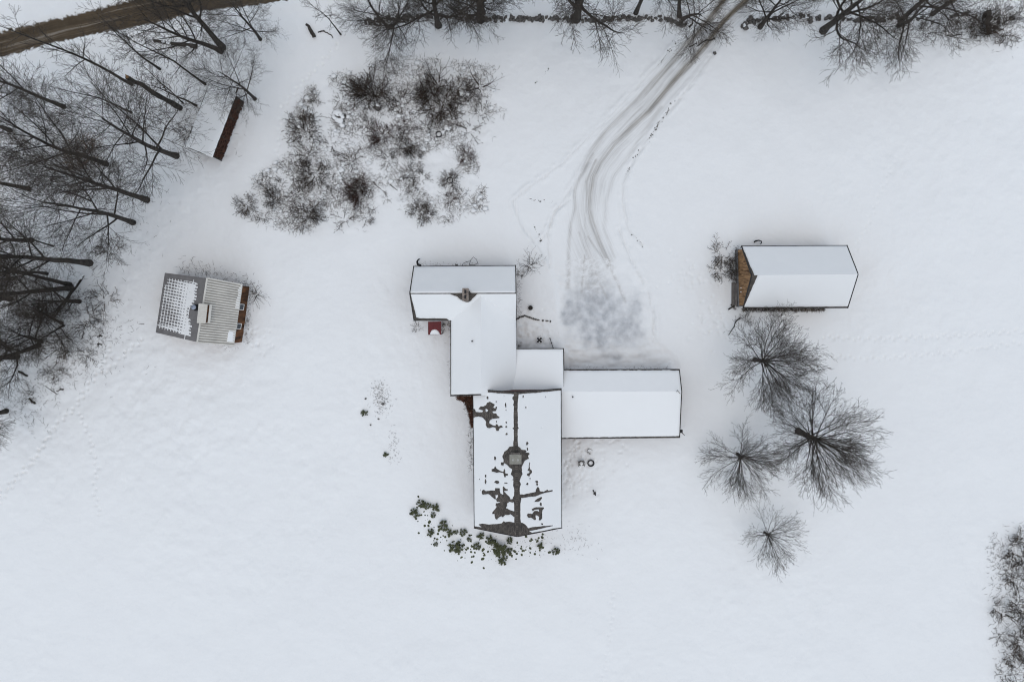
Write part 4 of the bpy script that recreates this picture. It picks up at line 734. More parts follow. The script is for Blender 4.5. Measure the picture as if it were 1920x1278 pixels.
for i, (k, px, py, r, lab) in enumerate([
    ('d1', 694, 172, 36, "big dark domed shrub at the top of the brush patch"), ('d3', 697, 180, 30, "dark twiggy shrub crowded against the big dark dome's lower side"),
    ('d2', 572, 246, 31, "brown domed shrub at the left side of the brush patch"), ('m3', 592, 186, 15, "small dark bent shrub at the brush patch's upper left"),
    ('p1', 637, 188, 17, "thin fan of twigs left of the big dark dome"), ('m1', 750, 192, 24, "open fan of twigs right of the big dark dome"),
    ('r1', 717, 258, 23, "reddish-brown shrub in the middle of the brush patch"), ('r2', 758, 238, 16, "small reddish shrub just right of the middle red one"),
    ('m2', 574, 292, 27, "sparse grey shrub below the brown left dome"), ('y1', 822, 160, 34, "upright many-stemmed shrub with long bare arms, top of the brush patch"),
    ('d2', 828, 192, 40, "widest brown twiggy dome, below the many-stemmed shrub"), ('d1', 806, 175, 27, "brown shrub filling the left side of the widest dome"), ('y2', 901, 162, 32, "small crooked shrub with arms over open snow, brush patch's right corner"),
    ('m1', 862, 172, 26, "brown shrub between the crooked corner shrub and the widest dome"), ('m3', 884, 178, 22, "twiggy shrub right of the snow-capped boulder"),
    ('m3', 799, 240, 19, "pointed brown shrub left of the dark wire ring"), ('p1', 835, 240, 13, "tiny spray of twigs above the dark wire ring"), ('p2', 881, 246, 27, "flat spray of pale twigs on the brush patch's right side"),
    ('d1', 760, 276, 22, "dark dense clump below the small reddish shrub"), ('m1', 783, 299, 18, "dark star-shaped shrub right of the middle of the brush patch"), ('r2', 873, 292, 20, "reddish shrub near the brush patch's right edge"),
    ('d2', 463, 384, 20, "grey shrub at the far left tip of the brush patch"), ('d3', 513, 374, 19, "dark round clump near the brush patch's left tip"), ('m1', 494, 408, 15, "small round shrub at the brush patch's lower left corner"),
    ('d1', 578, 404, 28, "wide brown shrub on the lower edge of the brush patch"), ('m2', 484, 347, 11, "small dark tuft on the brush patch's upper left edge"), ('d2', 589, 327, 28, "tall dark-hearted shrub at the left centre of the brush patch"),
    ('p1', 554, 330, 22, "pale sparse shrub on the brush patch's left edge"), ('r1', 674, 362, 25, "dense dark red clump at the lower middle of the brush patch"), ('d3', 671, 356, 19, "black-brown twigs tangled into the dark red clump"),
    ('m2', 690, 406, 20, "low shrub at the brush patch's bottom edge, below the dark red clump"), ('p2', 646, 411, 26, "sparse weedy shrub on the bottom edge left of the dark red clump"), ('m2', 523, 348, 17, "loose shrub above the dark round clump"),
    ('p1', 562, 366, 22, "loose twigs right of the dark round clump"), ('d2', 843, 340, 18, "brown shrub growing round the lower dark ring"), ('m3', 769, 329, 19, "spiky shrub in the lower right of the brush patch"),
    ('m1', 792, 330, 16, "dark leaning shrub beside the spiky one"), ('m3', 775, 354, 14, "narrow dark shrub below the spiky one"), ('r2', 844, 374, 15, "small round reddish shrub below the lower dark ring"),
    ('d2', 786, 399, 20, "detached low shrub below the brush patch, left half with a dark knot"), ('m1', 804, 402, 18, "detached low shrub below the brush patch, right half"), ('p1', 866, 362, 16, "thin shrub at the brush patch's lower right corner"),
    ('m2', 728, 300, 20, "tangled grey shrub below the middle red one"), ('p2', 724, 372, 12, "tiny lone twig tuft below the brush patch, right of the red clump"), ('m1', 617, 345, 17, "brown shrub among leaning sticks left of the red clump"),
    ('p1', 660, 300, 24, "thin weedy shrub in the pale centre of the brush patch"), ('p2', 620, 270, 22, "faint weedy shrub below the snow-topped boulder"), ('m2', 690, 232, 19, "grey shrub between the big dark dome and the middle red one"),
    ('m2', 846, 218, 24, "grey twigs on the lower skirt of the widest dome"), ('p1', 905, 215, 22, "sparse twigs below the crooked corner shrub")]):
    shrub(k, px, py, r, i * 67 % 360, lab, BG)
OG = "leafless shrubs by the buildings"
for i, (k, px, py, r, lab) in enumerate([
    ('y1', 992, 498, 20, "small bare ornamental shrub at the north house's right corner"), ('m1', 976, 514, 8, "low twigs under the north house's right eave"), ('p1', 783, 613, 12, "little bare shrub left of the red porch roof"), ('m1', 836, 612, 12, "dark shrub tucked between the red porch roof and the linking wing"),
    ('m1', 1350, 478, 27, "rambling bare shrub left of the barn's upper corner"), ('m2', 1352, 508, 27, "rambling bare shrub halfway along the barn's brown wall"), ('d1', 1379, 490, 19, "black vine mass climbing the upper half of the barn's brown wall"), ('d3', 1380, 512, 17, "black vine mass climbing the middle of the barn's brown wall"),
    ('m3', 1397, 597, 14, "small dark shrub below the barn's lower left corner"), ('m2', 1378, 574, 8, "dark tuft at the foot of the barn's lower left corner"), ('y1', 481, 551, 19, "bare shrub at the tilted shed's upper right corner"), ('p1', 461, 600, 8, "thin weeds along the tilted shed's brown wall"),
    ('m1', 972, 645, 7, "twigs in the corner between the wing and the ell"), ('p1', 880, 762, 10, "brown weeds beside the main house's upper left wall")]):
    shrub(k, px, py, r, i * 97 % 360, lab, OG)
EG = "brush along the right edge"
for i, (k, px, py, r, lab) in enumerate([
    ('m1', 1900, 1030, 32, "top of the dark brush along the right edge"), ('m2', 1915, 1010, 26, "brush cut by the right edge, uppermost there"), ('m2', 1893, 1075, 24, "grey shrub in the upper part of the right-edge brush"), ('m2', 1912, 1090, 30, "dense brush at the middle of the right edge group"),
    ('y2', 1882, 1150, 26, "bare shrub with dark forks sticking out of the right-edge brush"), ('m1', 1868, 1140, 20, "small shrub left of the dark forked one on the right edge"), ('m2', 1905, 1135, 30, "twigs behind the dark forked shrub on the right edge"), ('d2', 1917, 1200, 32, "dark brush below the forked shrub on the right edge"), ('m1', 1915, 1255, 32, "brown brush at the bottom right corner"), ('p1', 1875, 1190, 18, "sparse twigs on the snow below the forked shrub"), ('m1', 1918, 1050, 26, "dark brush half cut off by the right edge, upper part"), ('m2', 1920, 1150, 26, "dark brush half cut off by the right edge, level with the forked shrub"), ('m1', 1895, 1225, 24, "brown shrub just above the bottom right corner brush"), ('m2', 1885, 1265, 22, "low shrub left of the bottom right corner")]):
    shrub(k, px, py, r, i * 71 % 360, lab, EG)
WG = "undergrowth shrubs in the woods and along the stone wall"
for i, (k, px, py, r, lab) in enumerate([
    ('n1', 165, 288, 34, "tan dry shrub in the left woods, redder than its surroundings"), ('n1', 140, 305, 22, "small tan shrub left of the larger tan one"), ('m1', 30, 275, 30, "dark grey thicket on the left edge below the road"), ('m2', 78, 292, 26, "grey thicket between the left edge and the tan shrub"), ('m1', 100, 245, 26, "grey brush tuft above the grey thicket"), ('m2', 195, 560, 30, "grey shrub right of the snow-dusted fallen log"), ('m1', 165, 600, 32, "twiggy shrub left of the tilted shed"), ('m2', 115, 650, 34, "tangled shrub in the lower left woods"), ('m3', 70, 600, 36, "tall grey shrub in the lower left woods"), ('d2', 8, 520, 28, "dense grey brush on the left edge"), ('m1', 30, 640, 30, "brush at the foot of the lowest trunks"), ('p1', 60, 740, 20, "weedy shrub near the bottom of the left woods"), ('m3', 105, 700, 22, "slanting brown twigs pointing at the footpath"), ('p1', 160, 665, 20, "thin shrub beside the footprints"),
    ('m2', 210, 470, 28, "grey shrub between the shed and the bare tree with drooping limbs"), ('m2', 250, 250, 28, "grey brush at the foot of the broken snag"), ('p1', 350, 250, 24, "thin brush in front of the woodshed's back"),
    ('m1', 1690, 58, 20, "round grey bush at the foot of the forked trunk, top right"), ('m2', 1735, 60, 24, "grey brush right of the round bush, top right"), ('p1', 1780, 58, 24, "thin brush between the round bush and the dark stump"), ('d3', 1845, 48, 26, "dark clump in the brush near the top right corner"), ('d2', 1830, 55, 18, "brown twigs beside the dark clump at the top right"), ('m1', 1885, 62, 26, "brush right of the dark clump at the top right"), ('m2', 1912, 30, 22, "brush in the top right corner"), ('m1', 1880, 25, 18, "dark tuft above the brush at the top right"), ('p2', 1650, 60, 18, "thin twigs left of the round bush, top right")]):
    shrub(k, px, py, r, i * 83 % 360, lab, WG)

# evergreen plants of the crescent bed
def make_evergreen(seed):
    rn = random.Random(seed); V, F, st = [], [], []
    for k in range(26):
        a = rn.random() * 6.283; rr = math.sqrt(rn.random()) * .85; c = (math.cos(a) * rr, math.sin(a) * rr, .75 - .45 * rr * rr + rn.random() * .15)
        st.append(([(0, 0, -.1), (c[0] * .55, c[1] * .55, c[2] * .5), c], [.03, .02, .014])); n = 9; a0 = rn.random() * 6
        for j in range(n):
            b = a0 + 6.283 * j / n; dr = rn.uniform(-.35, .25); L = rn.uniform(.20, .30); w_ = .045; dx, dy = math.cos(b), math.sin(b); i0 = len(V)
            V += [(c[0], c[1], c[2]), (c[0] + dx * L * .5 - dy * w_, c[1] + dy * L * .5 + dx * w_, c[2] + dr * L * .5 + .02), (c[0] + dx * L, c[1] + dy * L, c[2] + dr * L - .03), (c[0] + dx * L * .5 + dy * w_, c[1] + dy * L * .5 - dx * w_, c[2] + dr * L * .5 + .02)]; F.append((i0, i0 + 1, i0 + 2, i0 + 3))
    return mesh_np("evergreen_stem", *tubes(st, 4), M['bark']), mesh_np("evergreen_leaves", V, F, M['leaf'])
EV = [make_evergreen(i) for i in range(4)]
for i, (px, py, r, lab) in enumerate([
    (790, 943, 9, "topmost evergreen plant in the crescent bed, left of its close pair"), (801, 946, 8, "evergreen plant touching the topmost one in the crescent bed"), (778, 961, 10, "leftmost evergreen plant of the crescent bed"), (818, 950, 9, "evergreen plant on the inner side near the crescent's upper end"), (812, 964, 6, "small evergreen just below the crescent's inner upper plant"), (832, 983, 11, "large evergreen plant halfway down the crescent's left arm"), (807, 997, 8, "round evergreen on the outer edge of the crescent's left arm"), (844, 998, 8, "evergreen directly below the large left-arm plant"), (855, 996, 5, "tiny evergreen right of the left-arm plants"), (869, 996, 8, "evergreen nearest the main house's lower left corner"), (855, 1022, 14, "broad evergreen plant at the lower left of the crescent"), (901, 1003, 8, "evergreen close under the main house's left rake"), (880, 1010, 5, "small evergreen between the broad plant and the house"), (895, 1022, 8, "evergreen midway between the two broad crescent plants"), (921, 1010, 10, "evergreen touching the top of the biggest crescent plant"), (936, 1025, 17, "biggest evergreen plant, below the main house's gable tip"), (956, 1012, 7, "evergreen right beside the biggest one, toward the gable tip"), (955, 1031, 6, "small evergreen at the biggest plant's lower right"), (944, 1048, 10, "lowest evergreen plant of the crescent bed"), (1013, 1021, 7, "lone evergreen right of the gable tip"), (1042, 1032, 8, "rightmost evergreen plant of the crescent bed"), (817, 1019, 5, "tiny evergreen on the crescent's outer lower left edge"), (684, 774, 7, "small evergreen alone on the snow left of the main house"), (724, 851, 6, "smaller lone evergreen lower on the snow left of the main house")]):
    t = thing("evergreen_plant", G(px, py, -.05), lab, "plant", "evergreen plants", i * 1.3); R = r / 14.0 * 1.1; t.scale = (R, R, R)
    link("stem", EV[i % 4][0], t); link("foliage", EV[i % 4][1], t)

# ------------------------------------------------------------------ countless small growth: dead stalks, twigs, stubs
def stalks(name, n, sampler, L, r, m, flat=.5, seed=1):
    rs_ = np.random.RandomState(seed); pl = []
    for _ in range(n):
        s = sampler(rs_)
        if s is None: continue
        q = P(*s); z = gz(q[0], q[1]); a = rs_.rand() * 6.283; e = rs_.rand() * (1 - flat) + .08; l = L * (.4 + rs_.rand()); dx, dy = math.cos(a), math.sin(a); b = rs_.normal(0, .25)
        p0 = (q[0], q[1], z - .03); p1 = (q[0] + dx * l * .5, q[1] + dy * l * .5, z + l * e * .55); p2 = (q[0] + dx * l - dy * b * l, q[1] + dy * l + dx * b * l, z + l * e * .8)
        rr = r * (.6 + .8 * rs_.rand()); pl.append(([p0, p1, p2], [rr, rr * .8, rr * .4]))
    return tag(link(name, mesh_np(name, *tubes(pl, 3), m)), kind='stuff')
TP = np.array(THICK, float)
def in_thick(rs_):
    while True:
        x, y = rs_.uniform(440, 950), rs_.uniform(105, 435)
        if poly_sdf(np.array([x]), np.array([y]), TP)[0] > -6 and N1.fbm(np.array([x / 38.]), np.array([y / 38.]), 2)[0] * 1.3 + .26 > rs_.rand() * .55: return x, y
stalks("dead_weed_stalks", 15000, in_thick, .48, .0135, M['shrub'], seed=2)
_r = np.random.RandomState(12); V_, F_ = [], []
for _ in range(420):                         # clumps of snow caught in the brush
    x, y = in_thick(_r); q = G(x, y); z0 = .05 + .30 * _r.rand(); sx = .09 + .22 * _r.rand() ** 2; b = len(V_); n_ = 6; a0 = _r.rand() * 6
    V_.append((q[0], q[1], q[2] + z0 + sx * .35))
    for zz, kk in ((.22, .65), (-.1, 1.0), (-.3, .8)):
        for i in range(n_): a = a0 + 6.283 * i / n_; e = sx * kk * (.75 + .5 * _r.rand()); V_.append((q[0] + math.cos(a) * e * 1.4, q[1] + math.sin(a) * e, q[2] + z0 + zz * sx))
    for i in range(n_):
        j = (i + 1) % n_; F_.append((b, b + 1 + i, b + 1 + j)); 
        for k in range(2): p_, q_ = b + 1 + k * n_, b + 1 + (k + 1) * n_; F_ += [(p_ + i, q_ + i, q_ + j), (p_ + i, q_ + j, p_ + j)]
tag(link("snow_clumps", mesh_np("snow_clumps", V_, F_, M['lumpsnow'], smooth=True)), kind='stuff')
def blobs(lst):
    w_ = np.array([b[5] for b in lst], float); w_ /= w_.sum()
    def f(rs_): b = lst[rs_.choice(len(lst), p=w_)]; t = rs_.rand(); return b[0] + (b[2] - b[0]) * t + rs_.normal(0, b[4]), b[1] + (b[3] - b[1]) * t + rs_.normal(0, b[4])
    return f
stalks("fallen_twigs", 4600, blobs([(60, 230, 240, 420, 45, 5), (20, 480, 200, 640, 40, 5), (170, 620, 90, 740, 18, 2.5), (200, 590, 165, 700, 10, 1.5), (1640, 70, 1920, 66, 13, 4), (1780, 40, 1920, 40, 12, 3), (1890, 1000, 1900, 1270, 16, 4), (1865, 1010, 1880, 1180, 12, 1.2), (300, 60, 480, 60, 25, 2), (340, 500, 470, 530, 8, 1.2), (0, 720, 70, 780, 18, 1.5), (250, 200, 400, 260, 25, 2)]), .6, .016, M['twig'], .75, 3)
stalks("bed_stalks", 1700, blobs([(712, 725, 716, 765, 9, 4), (735, 800, 745, 870, 6, .8), (1005, 1010, 1110, 1015, 14, 1.5), (883, 760, 885, 880, 3, 3.), (876, 745, 884, 770, 4, 2), (972, 500, 974, 595, 3, 1.6), (845, 620, 846, 740, 2, .8), (1392, 581, 1545, 581, 1.2, 3.2), (1060, 690, 1250, 690, 1.5, 1.0), (1378, 470, 1376, 525, 4, 2), (780, 497, 900, 497, 3, .6), (460, 560, 462, 640, 4, 1.5), (385, 640, 450, 652, 4, .5)]), .30, .014, M['weed'], .45, 4)
M['litter'] = mat("leaf_litter", (.045, .020, .014), .95, .5, 3, col2=(.12, .055, .035))
def strip_(poly):
    pl_ = np.array(poly, float); lo_, hi_ = pl_.min(0), pl_.max(0)
    def f(r):
        while True:
            x, y = r.uniform(lo_[0], hi_[0]), r.uniform(lo_[1], hi_[1])
            if poly_sdf(np.array([x]), np.array([y]), pl_)[0] > -1.2 * r.rand(): return x, y
    return f
stalks("leaf_litter", 2600, strip_([(856, 742), (888, 742), (889, 800), (884, 800), (881, 778), (877, 765), (872, 752), (858, 747)]), .22, .032, M['litter'], .8, 5)
stalks("drip_line_grass", 1500, strip_([(1392, 577), (1548, 577), (1548, 583), (1392, 583)]), .25, .02, M['weed'], .6, 6)
rs_ = np.random.RandomState(9); V_, F_ = [], []; ico = [(1, 0, .1), (.3, .95, .1), (-.8, .6, .1), (-.8, -.6, .1), (.3, -.95, .1), (0, 0, .75)]
arc = [(778, 945), (800, 975), (830, 1005), (865, 1025), (905, 1030), (945, 1030), (985, 1025), (1020, 1022)]
for _ in range(330):                          # stubs of cut perennials poking through the snow
    t = rs_.rand() * (len(arc) - 1); i = int(t); f = t - i; x = arc[i][0] * (1 - f) + arc[i + 1][0] * f + rs_.normal(0, 9); y = arc[i][1] * (1 - f) + arc[i + 1][1] * f + rs_.normal(0, 12)
    if y < 1003 - abs(x - 970) * .17 + 4 and 885 < x < 1056: continue
    q = G(x, y); s = .06 + .17 * rs_.rand() ** 2; a = rs_.rand() * 6; b = len(V_); c_, s_ = math.cos(a), math.sin(a); k = .7 + .8 * rs_.rand()
    V_ += [(q[0] + (v[0] * c_ - v[1] * s_ * k) * s, q[1] + (v[0] * s_ + v[1] * c_ * k) * s, q[2] - .03 + v[2] * s * .9) for v in ico]; F_ += [(b, b + 1, b + 5), (b + 1, b + 2, b + 5), (b + 2, b + 3, b + 5), (b + 3, b + 4, b + 5), (b + 4, b, b + 5)]
tag(link("perennial_stubs", mesh_np("perennial_stubs", V_, F_, M['leaf'])), kind='stuff')
pts = [(1037, 131), (1041, 128), (1047, 124), (1022, 144), (1003, 152), (1175, 283 - 50), (1239, 228), (1228, 232), (1257, 200), (1215, 243), (1137, 222), (1100, 258)]
V_, F_ = [], []
for lo in [((1270, 75), (1236, 120), 30), ((1240, 225), (1215, 265), 45), ((1262, 190), (1242, 225), 25), ((1230, 235), (1238, 228), 14), ((1196, 280), (1175, 325), 16), ((1030, 130), (1000, 160), 14), ((985, 372), (1035, 380), 20), ((1000, 420), (1015, 455), 22), ((1178, 433), (1215, 468), 10)]:
    for _ in range(lo[2]):
        t = rs_.rand(); q = G(lo[0][0] + (lo[1][0] - lo[0][0]) * t + rs_.normal(0, 1.6), lo[0][1] + (lo[1][1] - lo[0][1]) * t + rs_.normal(0, 1.6)); s = .03 + .09 * rs_.rand() ** 2; b = len(V_)
        V_ += [(q[0] + v[0] * s, q[1] + v[1] * s, q[2] - .01 + v[2] * s * .8) for v in ico]; F_ += [(b, b + 1, b + 5), (b + 1, b + 2, b + 5), (b + 2, b + 3, b + 5), (b + 3, b + 4, b + 5), (b + 4, b, b + 5)]
tag(link("gravel_clods", mesh_np("gravel_clods", V_, F_, M['stone'])), kind='stuff')

# ------------------------------------------------------------------ dry stone walls
def rock_mesh(seed):
    r = np.random.RandomState(seed); V, F = [], []; n = 8
    for k, (z, s) in enumerate([(-.5, .75), (-.1, 1.0), (.3, .9), (.5, .5)]):
        for i in range(n): a = 6.283 * i / n; q = s * (.5 + .10 * r.randn()) if k != 1 else .5 * (1 + .16 * r.randn()); V.append((math.cos(a) * q, math.sin(a) * q * .8, z * .8 + .05 * r.randn()))
    V.append((0.03, 0, .42 + .04 * r.randn()))
    for k in range(3):
        for i in range(n): j = (i + 1) % n; F.append((k * n + i, k * n + j, k * n + n + j, k * n + n + i))
    for i in range(0, n, 2): F.append((3 * n + i, 3 * n + i + 1, 3 * n + (i + 2) % n, 4 * n))
    return mesh_np("rock", V, F, M['stone'])
RK = [rock_mesh(i) for i in range(9)]
def snow_blob(seed):
    r = np.random.RandomState(seed); V, F = [(0, 0, .55)], []; n = 9
    for z, s in ((.42, .5), (.1, .85), (-.25, .95)):
        for i in range(n): a = 6.283 * i / n; q = s * (1 + .13 * r.randn()); V.append((math.cos(a) * q, math.sin(a) * q, z + .03 * r.randn()))
    for i in range(n): j = (i + 1) % n; F.append((0, 1 + i, 1 + j, 1 + j)) if False else None
    for k in range(2):
        for i in range(n): j = (i + 1) % n; F.append((1 + k * n + i, 1 + (k + 1) * n + i, 1 + (k + 1) * n + j, 1 + k * n + j))
    T = [(0, 1 + i, 1 + (i + 1) % n) for i in range(n)]
    me = bpy.data.meshes.new("snow_blob"); me.from_pydata(V, [], F + T); me.materials.append(M['lumpsnow']); me.polygons.foreach_set("use_smooth", np.ones(len(me.polygons), bool)); return me
SB = [snow_blob(i) for i in range(5)]
def stone_wall(line, step, label, seed, jit=2.4, skip=.0, smin=.38, smax=.75, snow=.16):
    rn = random.Random(seed); p0 = G(*line[len(line) // 2]); t = thing("stone_wall", (p0[0], p0[1], 0), label, "stone wall", "tumbled dry stone walls")
    q = np.array(line, float); seg = np.linalg.norm(np.diff(q, axis=0), axis=1); cum = np.concatenate([[0], np.cumsum(seg)]); s = 0
    while s < cum[-1]:
        if rn.random() > skip:
            x, y = np.interp(s, cum, q[:, 0]), np.interp(s, cum, q[:, 1])
            for off in ((-2.2, 2.4) if rn.random() < .6 else (0,)):
                g = G(x + rn.gauss(0, 1.2), y + off + rn.gauss(0, jit * .5)); w_ = rn.uniform(smin, smax)
                if rn.random() < snow:
                    o = link("snow_lump", rn.choice(SB), t, g - A3(t.location)); o.scale = (w_ * .5, w_ * .4, w_ * .4); o.location.z += .12
                else:
                    o = link("stone", rn.choice(RK), t, g - A3(t.location)); o.scale = (w_, w_ * rn.uniform(.75, 1.0), w_ * rn.uniform(.8, 1.2)); o.location.z += .12
                o.rotation_euler = (rn.uniform(-.3, .3), rn.uniform(-.3, .3), rn.random() * 6.28)
        s += step * rn.uniform(.75, 1.25)
stone_wall([(686, 42), (730, 35), (770, 34), (805, 31), (850, 34), (900, 37), (960, 36), (1020, 36), (1080, 37), (1130, 38), (1165, 33), (1180, 36), (1210, 36), (1240, 37), (1272, 43), (1288, 47)], 5.6, "long dark stone wall left of the driveway along the top", 4)
stone_wall([(1391, 52), (1396, 46), (1405, 40), (1440, 38), (1475, 34), (1510, 32), (1525, 38), (1548, 33), (1600, 39), (1660, 37)], 5.8, "stone wall right of the driveway, running under the leaning tree", 5, skip=.12)
stone_wall([(1665, 36), (1700, 34), (1745, 35), (1752, 38), (1770, 33), (1800, 33), (1830, 26), (1870, 40), (1900, 35)], 9, "scattered broken end of the stone wall at the top right", 6, jit=6, skip=.25)
t = thing("stone_edging", G(1000, 598), "low dark curved stone edging beside the wing's right wall", "edging"); rn = random.Random(2); ln = np.array([(968, 599), (976, 594), (984, 592), (993, 595), (1002, 598), (1012, 600), (1022, 601), (1032, 602)], float)
for i in range(44):
    s = i / 43 * 7; k = min(6, int(s)); x, y = ln[k] + (ln[k + 1] - ln[k]) * (s - k); g = G(x, y + rn.gauss(0, .3))
    if s > 4.8 and rn.random() < .45: continue
    o = link("stone", rn.choice(RK), t, g - A3(t.location)); w_ = rn.uniform(.16, .26); o.scale = (w_, w_, w_ * 1.1); o.rotation_euler = (0, 0, rn.random() * 6); o.location.z += .1

# ------------------------------------------------------------------ logs, snag, stumps, boulders
def log(name, label, cat, a, b, r0, r1, za=None, zb=None, snow=0, seed=1, loc_z=True, nseg=6, wob=.06):
    A, B = G(*a), G(*b); A[2] += r0 * .6 if za is None else za; B[2] += r1 * .6 if zb is None else zb; rn = random.Random(seed); t = thing(name, (A[0], A[1], gz(A[0], A[1])), label, cat); o = A3(t.location)
    pts = [A + (B - A) * i / nseg + A3((rn.gauss(0, wob), rn.gauss(0, wob), rn.gauss(0, wob * .4))) - o for i in range(nseg + 1)]; mb = MB(); mb.tube(pts, [r0 + (r1 - r0) * i / nseg + rn.gauss(0, r0 * .07) for i in range(nseg + 1)], 9); mb.build("trunk_wood", M['bark'], t, smooth=True)
    for k in range(snow):
        u = rn.random(); p = pts[0] * (1 - u) + pts[-1] * u; s = link("snow_lump", rn.choice(SB), t, p + A3((rn.gauss(0, .06), rn.gauss(0, .06), r0 * .75))); w_ = rn.uniform(.12, .3); s.scale = (w_ * 1.5, w_, w_ * .6); s.rotation_euler = (0, 0, math.atan2(B[1] - A[1], B[0] - A[0]))
    return t
A = G(338, 203); t = thing("broken_snag", A, "thick broken-off dead trunk leaning over the snow in the left woods", "dead tree"); mb = MB(); rn = random.Random(4)
mb.tube([(rn.gauss(0, .06), rn.gauss(0, .06), -.3 + 12.6 * i / 9) for i in range(10)], [.36 * (1 - .03 * i) + rn.gauss(0, .03) for i in range(10)], 10); mb.build("trunk_wood", M['bark'], t, smooth=True)
mb = MB(); mb.tube([(0, 0, 12.2), (.12, .1, 12.9)], [.2, .03], 6); mb.build("splinter", M['brown'], t)
for k in range(4): a = rn.random() * 6; z = rn.uniform(4, 10); mb = MB(); mb.tube([(0, 0, z), (math.cos(a) * .6, math.sin(a) * .6, z + .3)], [.14, .07], 6); mb.build("branch_stub", M['bark'], t)
log("fallen_log", "bark-covered fallen log beside the road in the upper left woods", "log", (287, 77), (371, 89), .16, .30, snow=3, seed=2)
log("fallen_log", "snow-dusted fallen log beside the twin bare trunk", "log", (157, 517), (110, 582), .14, .26, snow=14, seed=3)
log("fallen_log", "short dark log below the lowest trunks of the left woods", "log", (36, 695), (53, 706), .16, .13, seed=5)
log("fallen_branch", "thin straight stick lying below the left woods", "branch", (66, 710), (108, 739), .045, .05, seed=6, wob=.03)
log("fallen_branch", "crooked bit of branch at the end of the thin stick", "branch", (106, 733), (120, 728), .05, .09, seed=7, wob=.1)
log("fallen_log", "reddish stub of wood at the bottom of the left woods", "log", (55, 748), (68, 758), .1, .16, seed=8)
log("cut_log", "pale cut log standing alone beside the wall's left end", "log", (576, 48), (592, 71), .17, .27, za=.3, zb=.25, seed=9)
log("fallen_branch", "forked branch right of the pale cut log", "branch", (597, 61), (608, 58), .07, .08, seed=10); log("fallen_branch", "bent branch ending below the pale cut log", "branch", (608, 58), (625, 71), .08, .05, seed=11)
log("fallen_branch", "dark curved branch lying across the driveway tracks", "branch", (1296, 89), (1336, 74), .06, .10, seed=12, nseg=8, wob=.16)
log("fallen_branch", "short dark branch at the wall end left of the driveway", "branch", (1302, 39), (1292, 55), .05, .12, seed=13, wob=.12)
log("fallen_branch", "thin pole lying in the brush at the top right", "branch", (1774, 68), (1802, 65), .05, .06, seed=14); log("dead_stump", "thick dark stump in the brush near the top right corner", "stump", (1838, 30), (1852, 66), .28, .30, za=1.6, zb=.2, seed=15)
log("dead_stump", "dark stub left of the thick stump, top right", "stump", (1838, 36), (1846, 28), .22, .2, za=.5, zb=1.0, seed=16); log("fallen_log", "dark log end right of the thick stump, top right", "log", (1863, 52), (1878, 55), .22, .14, snow=2, seed=17)
log("fallen_branch", "bent dark branch on the snow by the left footprints, upper", "branch", (182, 632), (192, 628), .05, .1, seed=18, wob=.1); log("fallen_branch", "dark twig below the upper bent branch by the footprints", "branch", (184, 642), (190, 648), .08, .05, seed=19, wob=.1)
log("fallen_branch", "thin long twig between the footprints and the shed", "branch", (222, 612), (270, 607), .025, .035, seed=20, wob=.05)
log("fallen_branch", "lone stick below the red clump in the brush patch", "branch", (731, 346), (745, 357), .05, .04, seed=21, wob=.02); log("fallen_branch", "leaning stick right of the dark red clump", "branch", (703, 346), (723, 361), .04, .03, seed=22, wob=.03)
log("fallen_branch", "dark slanting branch at the barn's lower left corner", "branch", (1383, 594), (1366, 629), .09, .04, za=.4, seed=23, wob=.1); log("fallen_branch", "hooked dark branch at the foot of the barn's corner", "branch", (1365, 576), (1378, 570), .09, .1, za=.3, seed=24, wob=.15)
def boulder(label, px, py, w_, h_, seed, snow, n=3):
    g = G(px, py); t = thing("boulder", g, label, "boulder"); rn = random.Random(seed)
    for i in range(n):
        o = link("stone", RK[(seed + i) % 9], t, (rn.gauss(0, w_ * .35), rn.gauss(0, w_ * .25), .25)); k = w_ * rn.uniform(.7, 1); o.scale = (k, k, h_); o.rotation_euler = (rn.gauss(0, .2), rn.gauss(0, .2), rn.random() * 6)
    for x, y, s in snow: o = link("snow_cap", SB[(seed + int(x * 10)) % 5], t, (x, y, h_ * .55 + .1)); o.scale = (s, s * .8, .28); o.rotation_euler = (0, 0, seed)
boulder("dark snow-capped boulder in the upper left of the brush patch", 636, 220, .95, .6, 3, [(-.1, .42, .62), (.5, .0, .42), (.1, -.5, .55), (-.55, -.1, .4)], 4)
boulder("snow-topped boulder among twigs at the brush patch's top right", 870, 172, 1.15, .9, 5, [(-.15, .3, .75), (-.3, -.3, .5), (.5, -.5, .4)], 3)
boulder("snow-blotched dark rock below the big dark dome", 707, 196, 1.1, 1.2, 6, [(-.1, .3, .55), (.25, -.25, .4), (-.5, -.2, .4)], 3)
boulder("dark stone on the snow at the driveway's right edge", 1340, 102, .55, .4, 7, [], 1)
boulder("small dark stone at the right wall's driveway end", 1394, 54, .8, .5, 8, [(0, .3, .3)], 2)

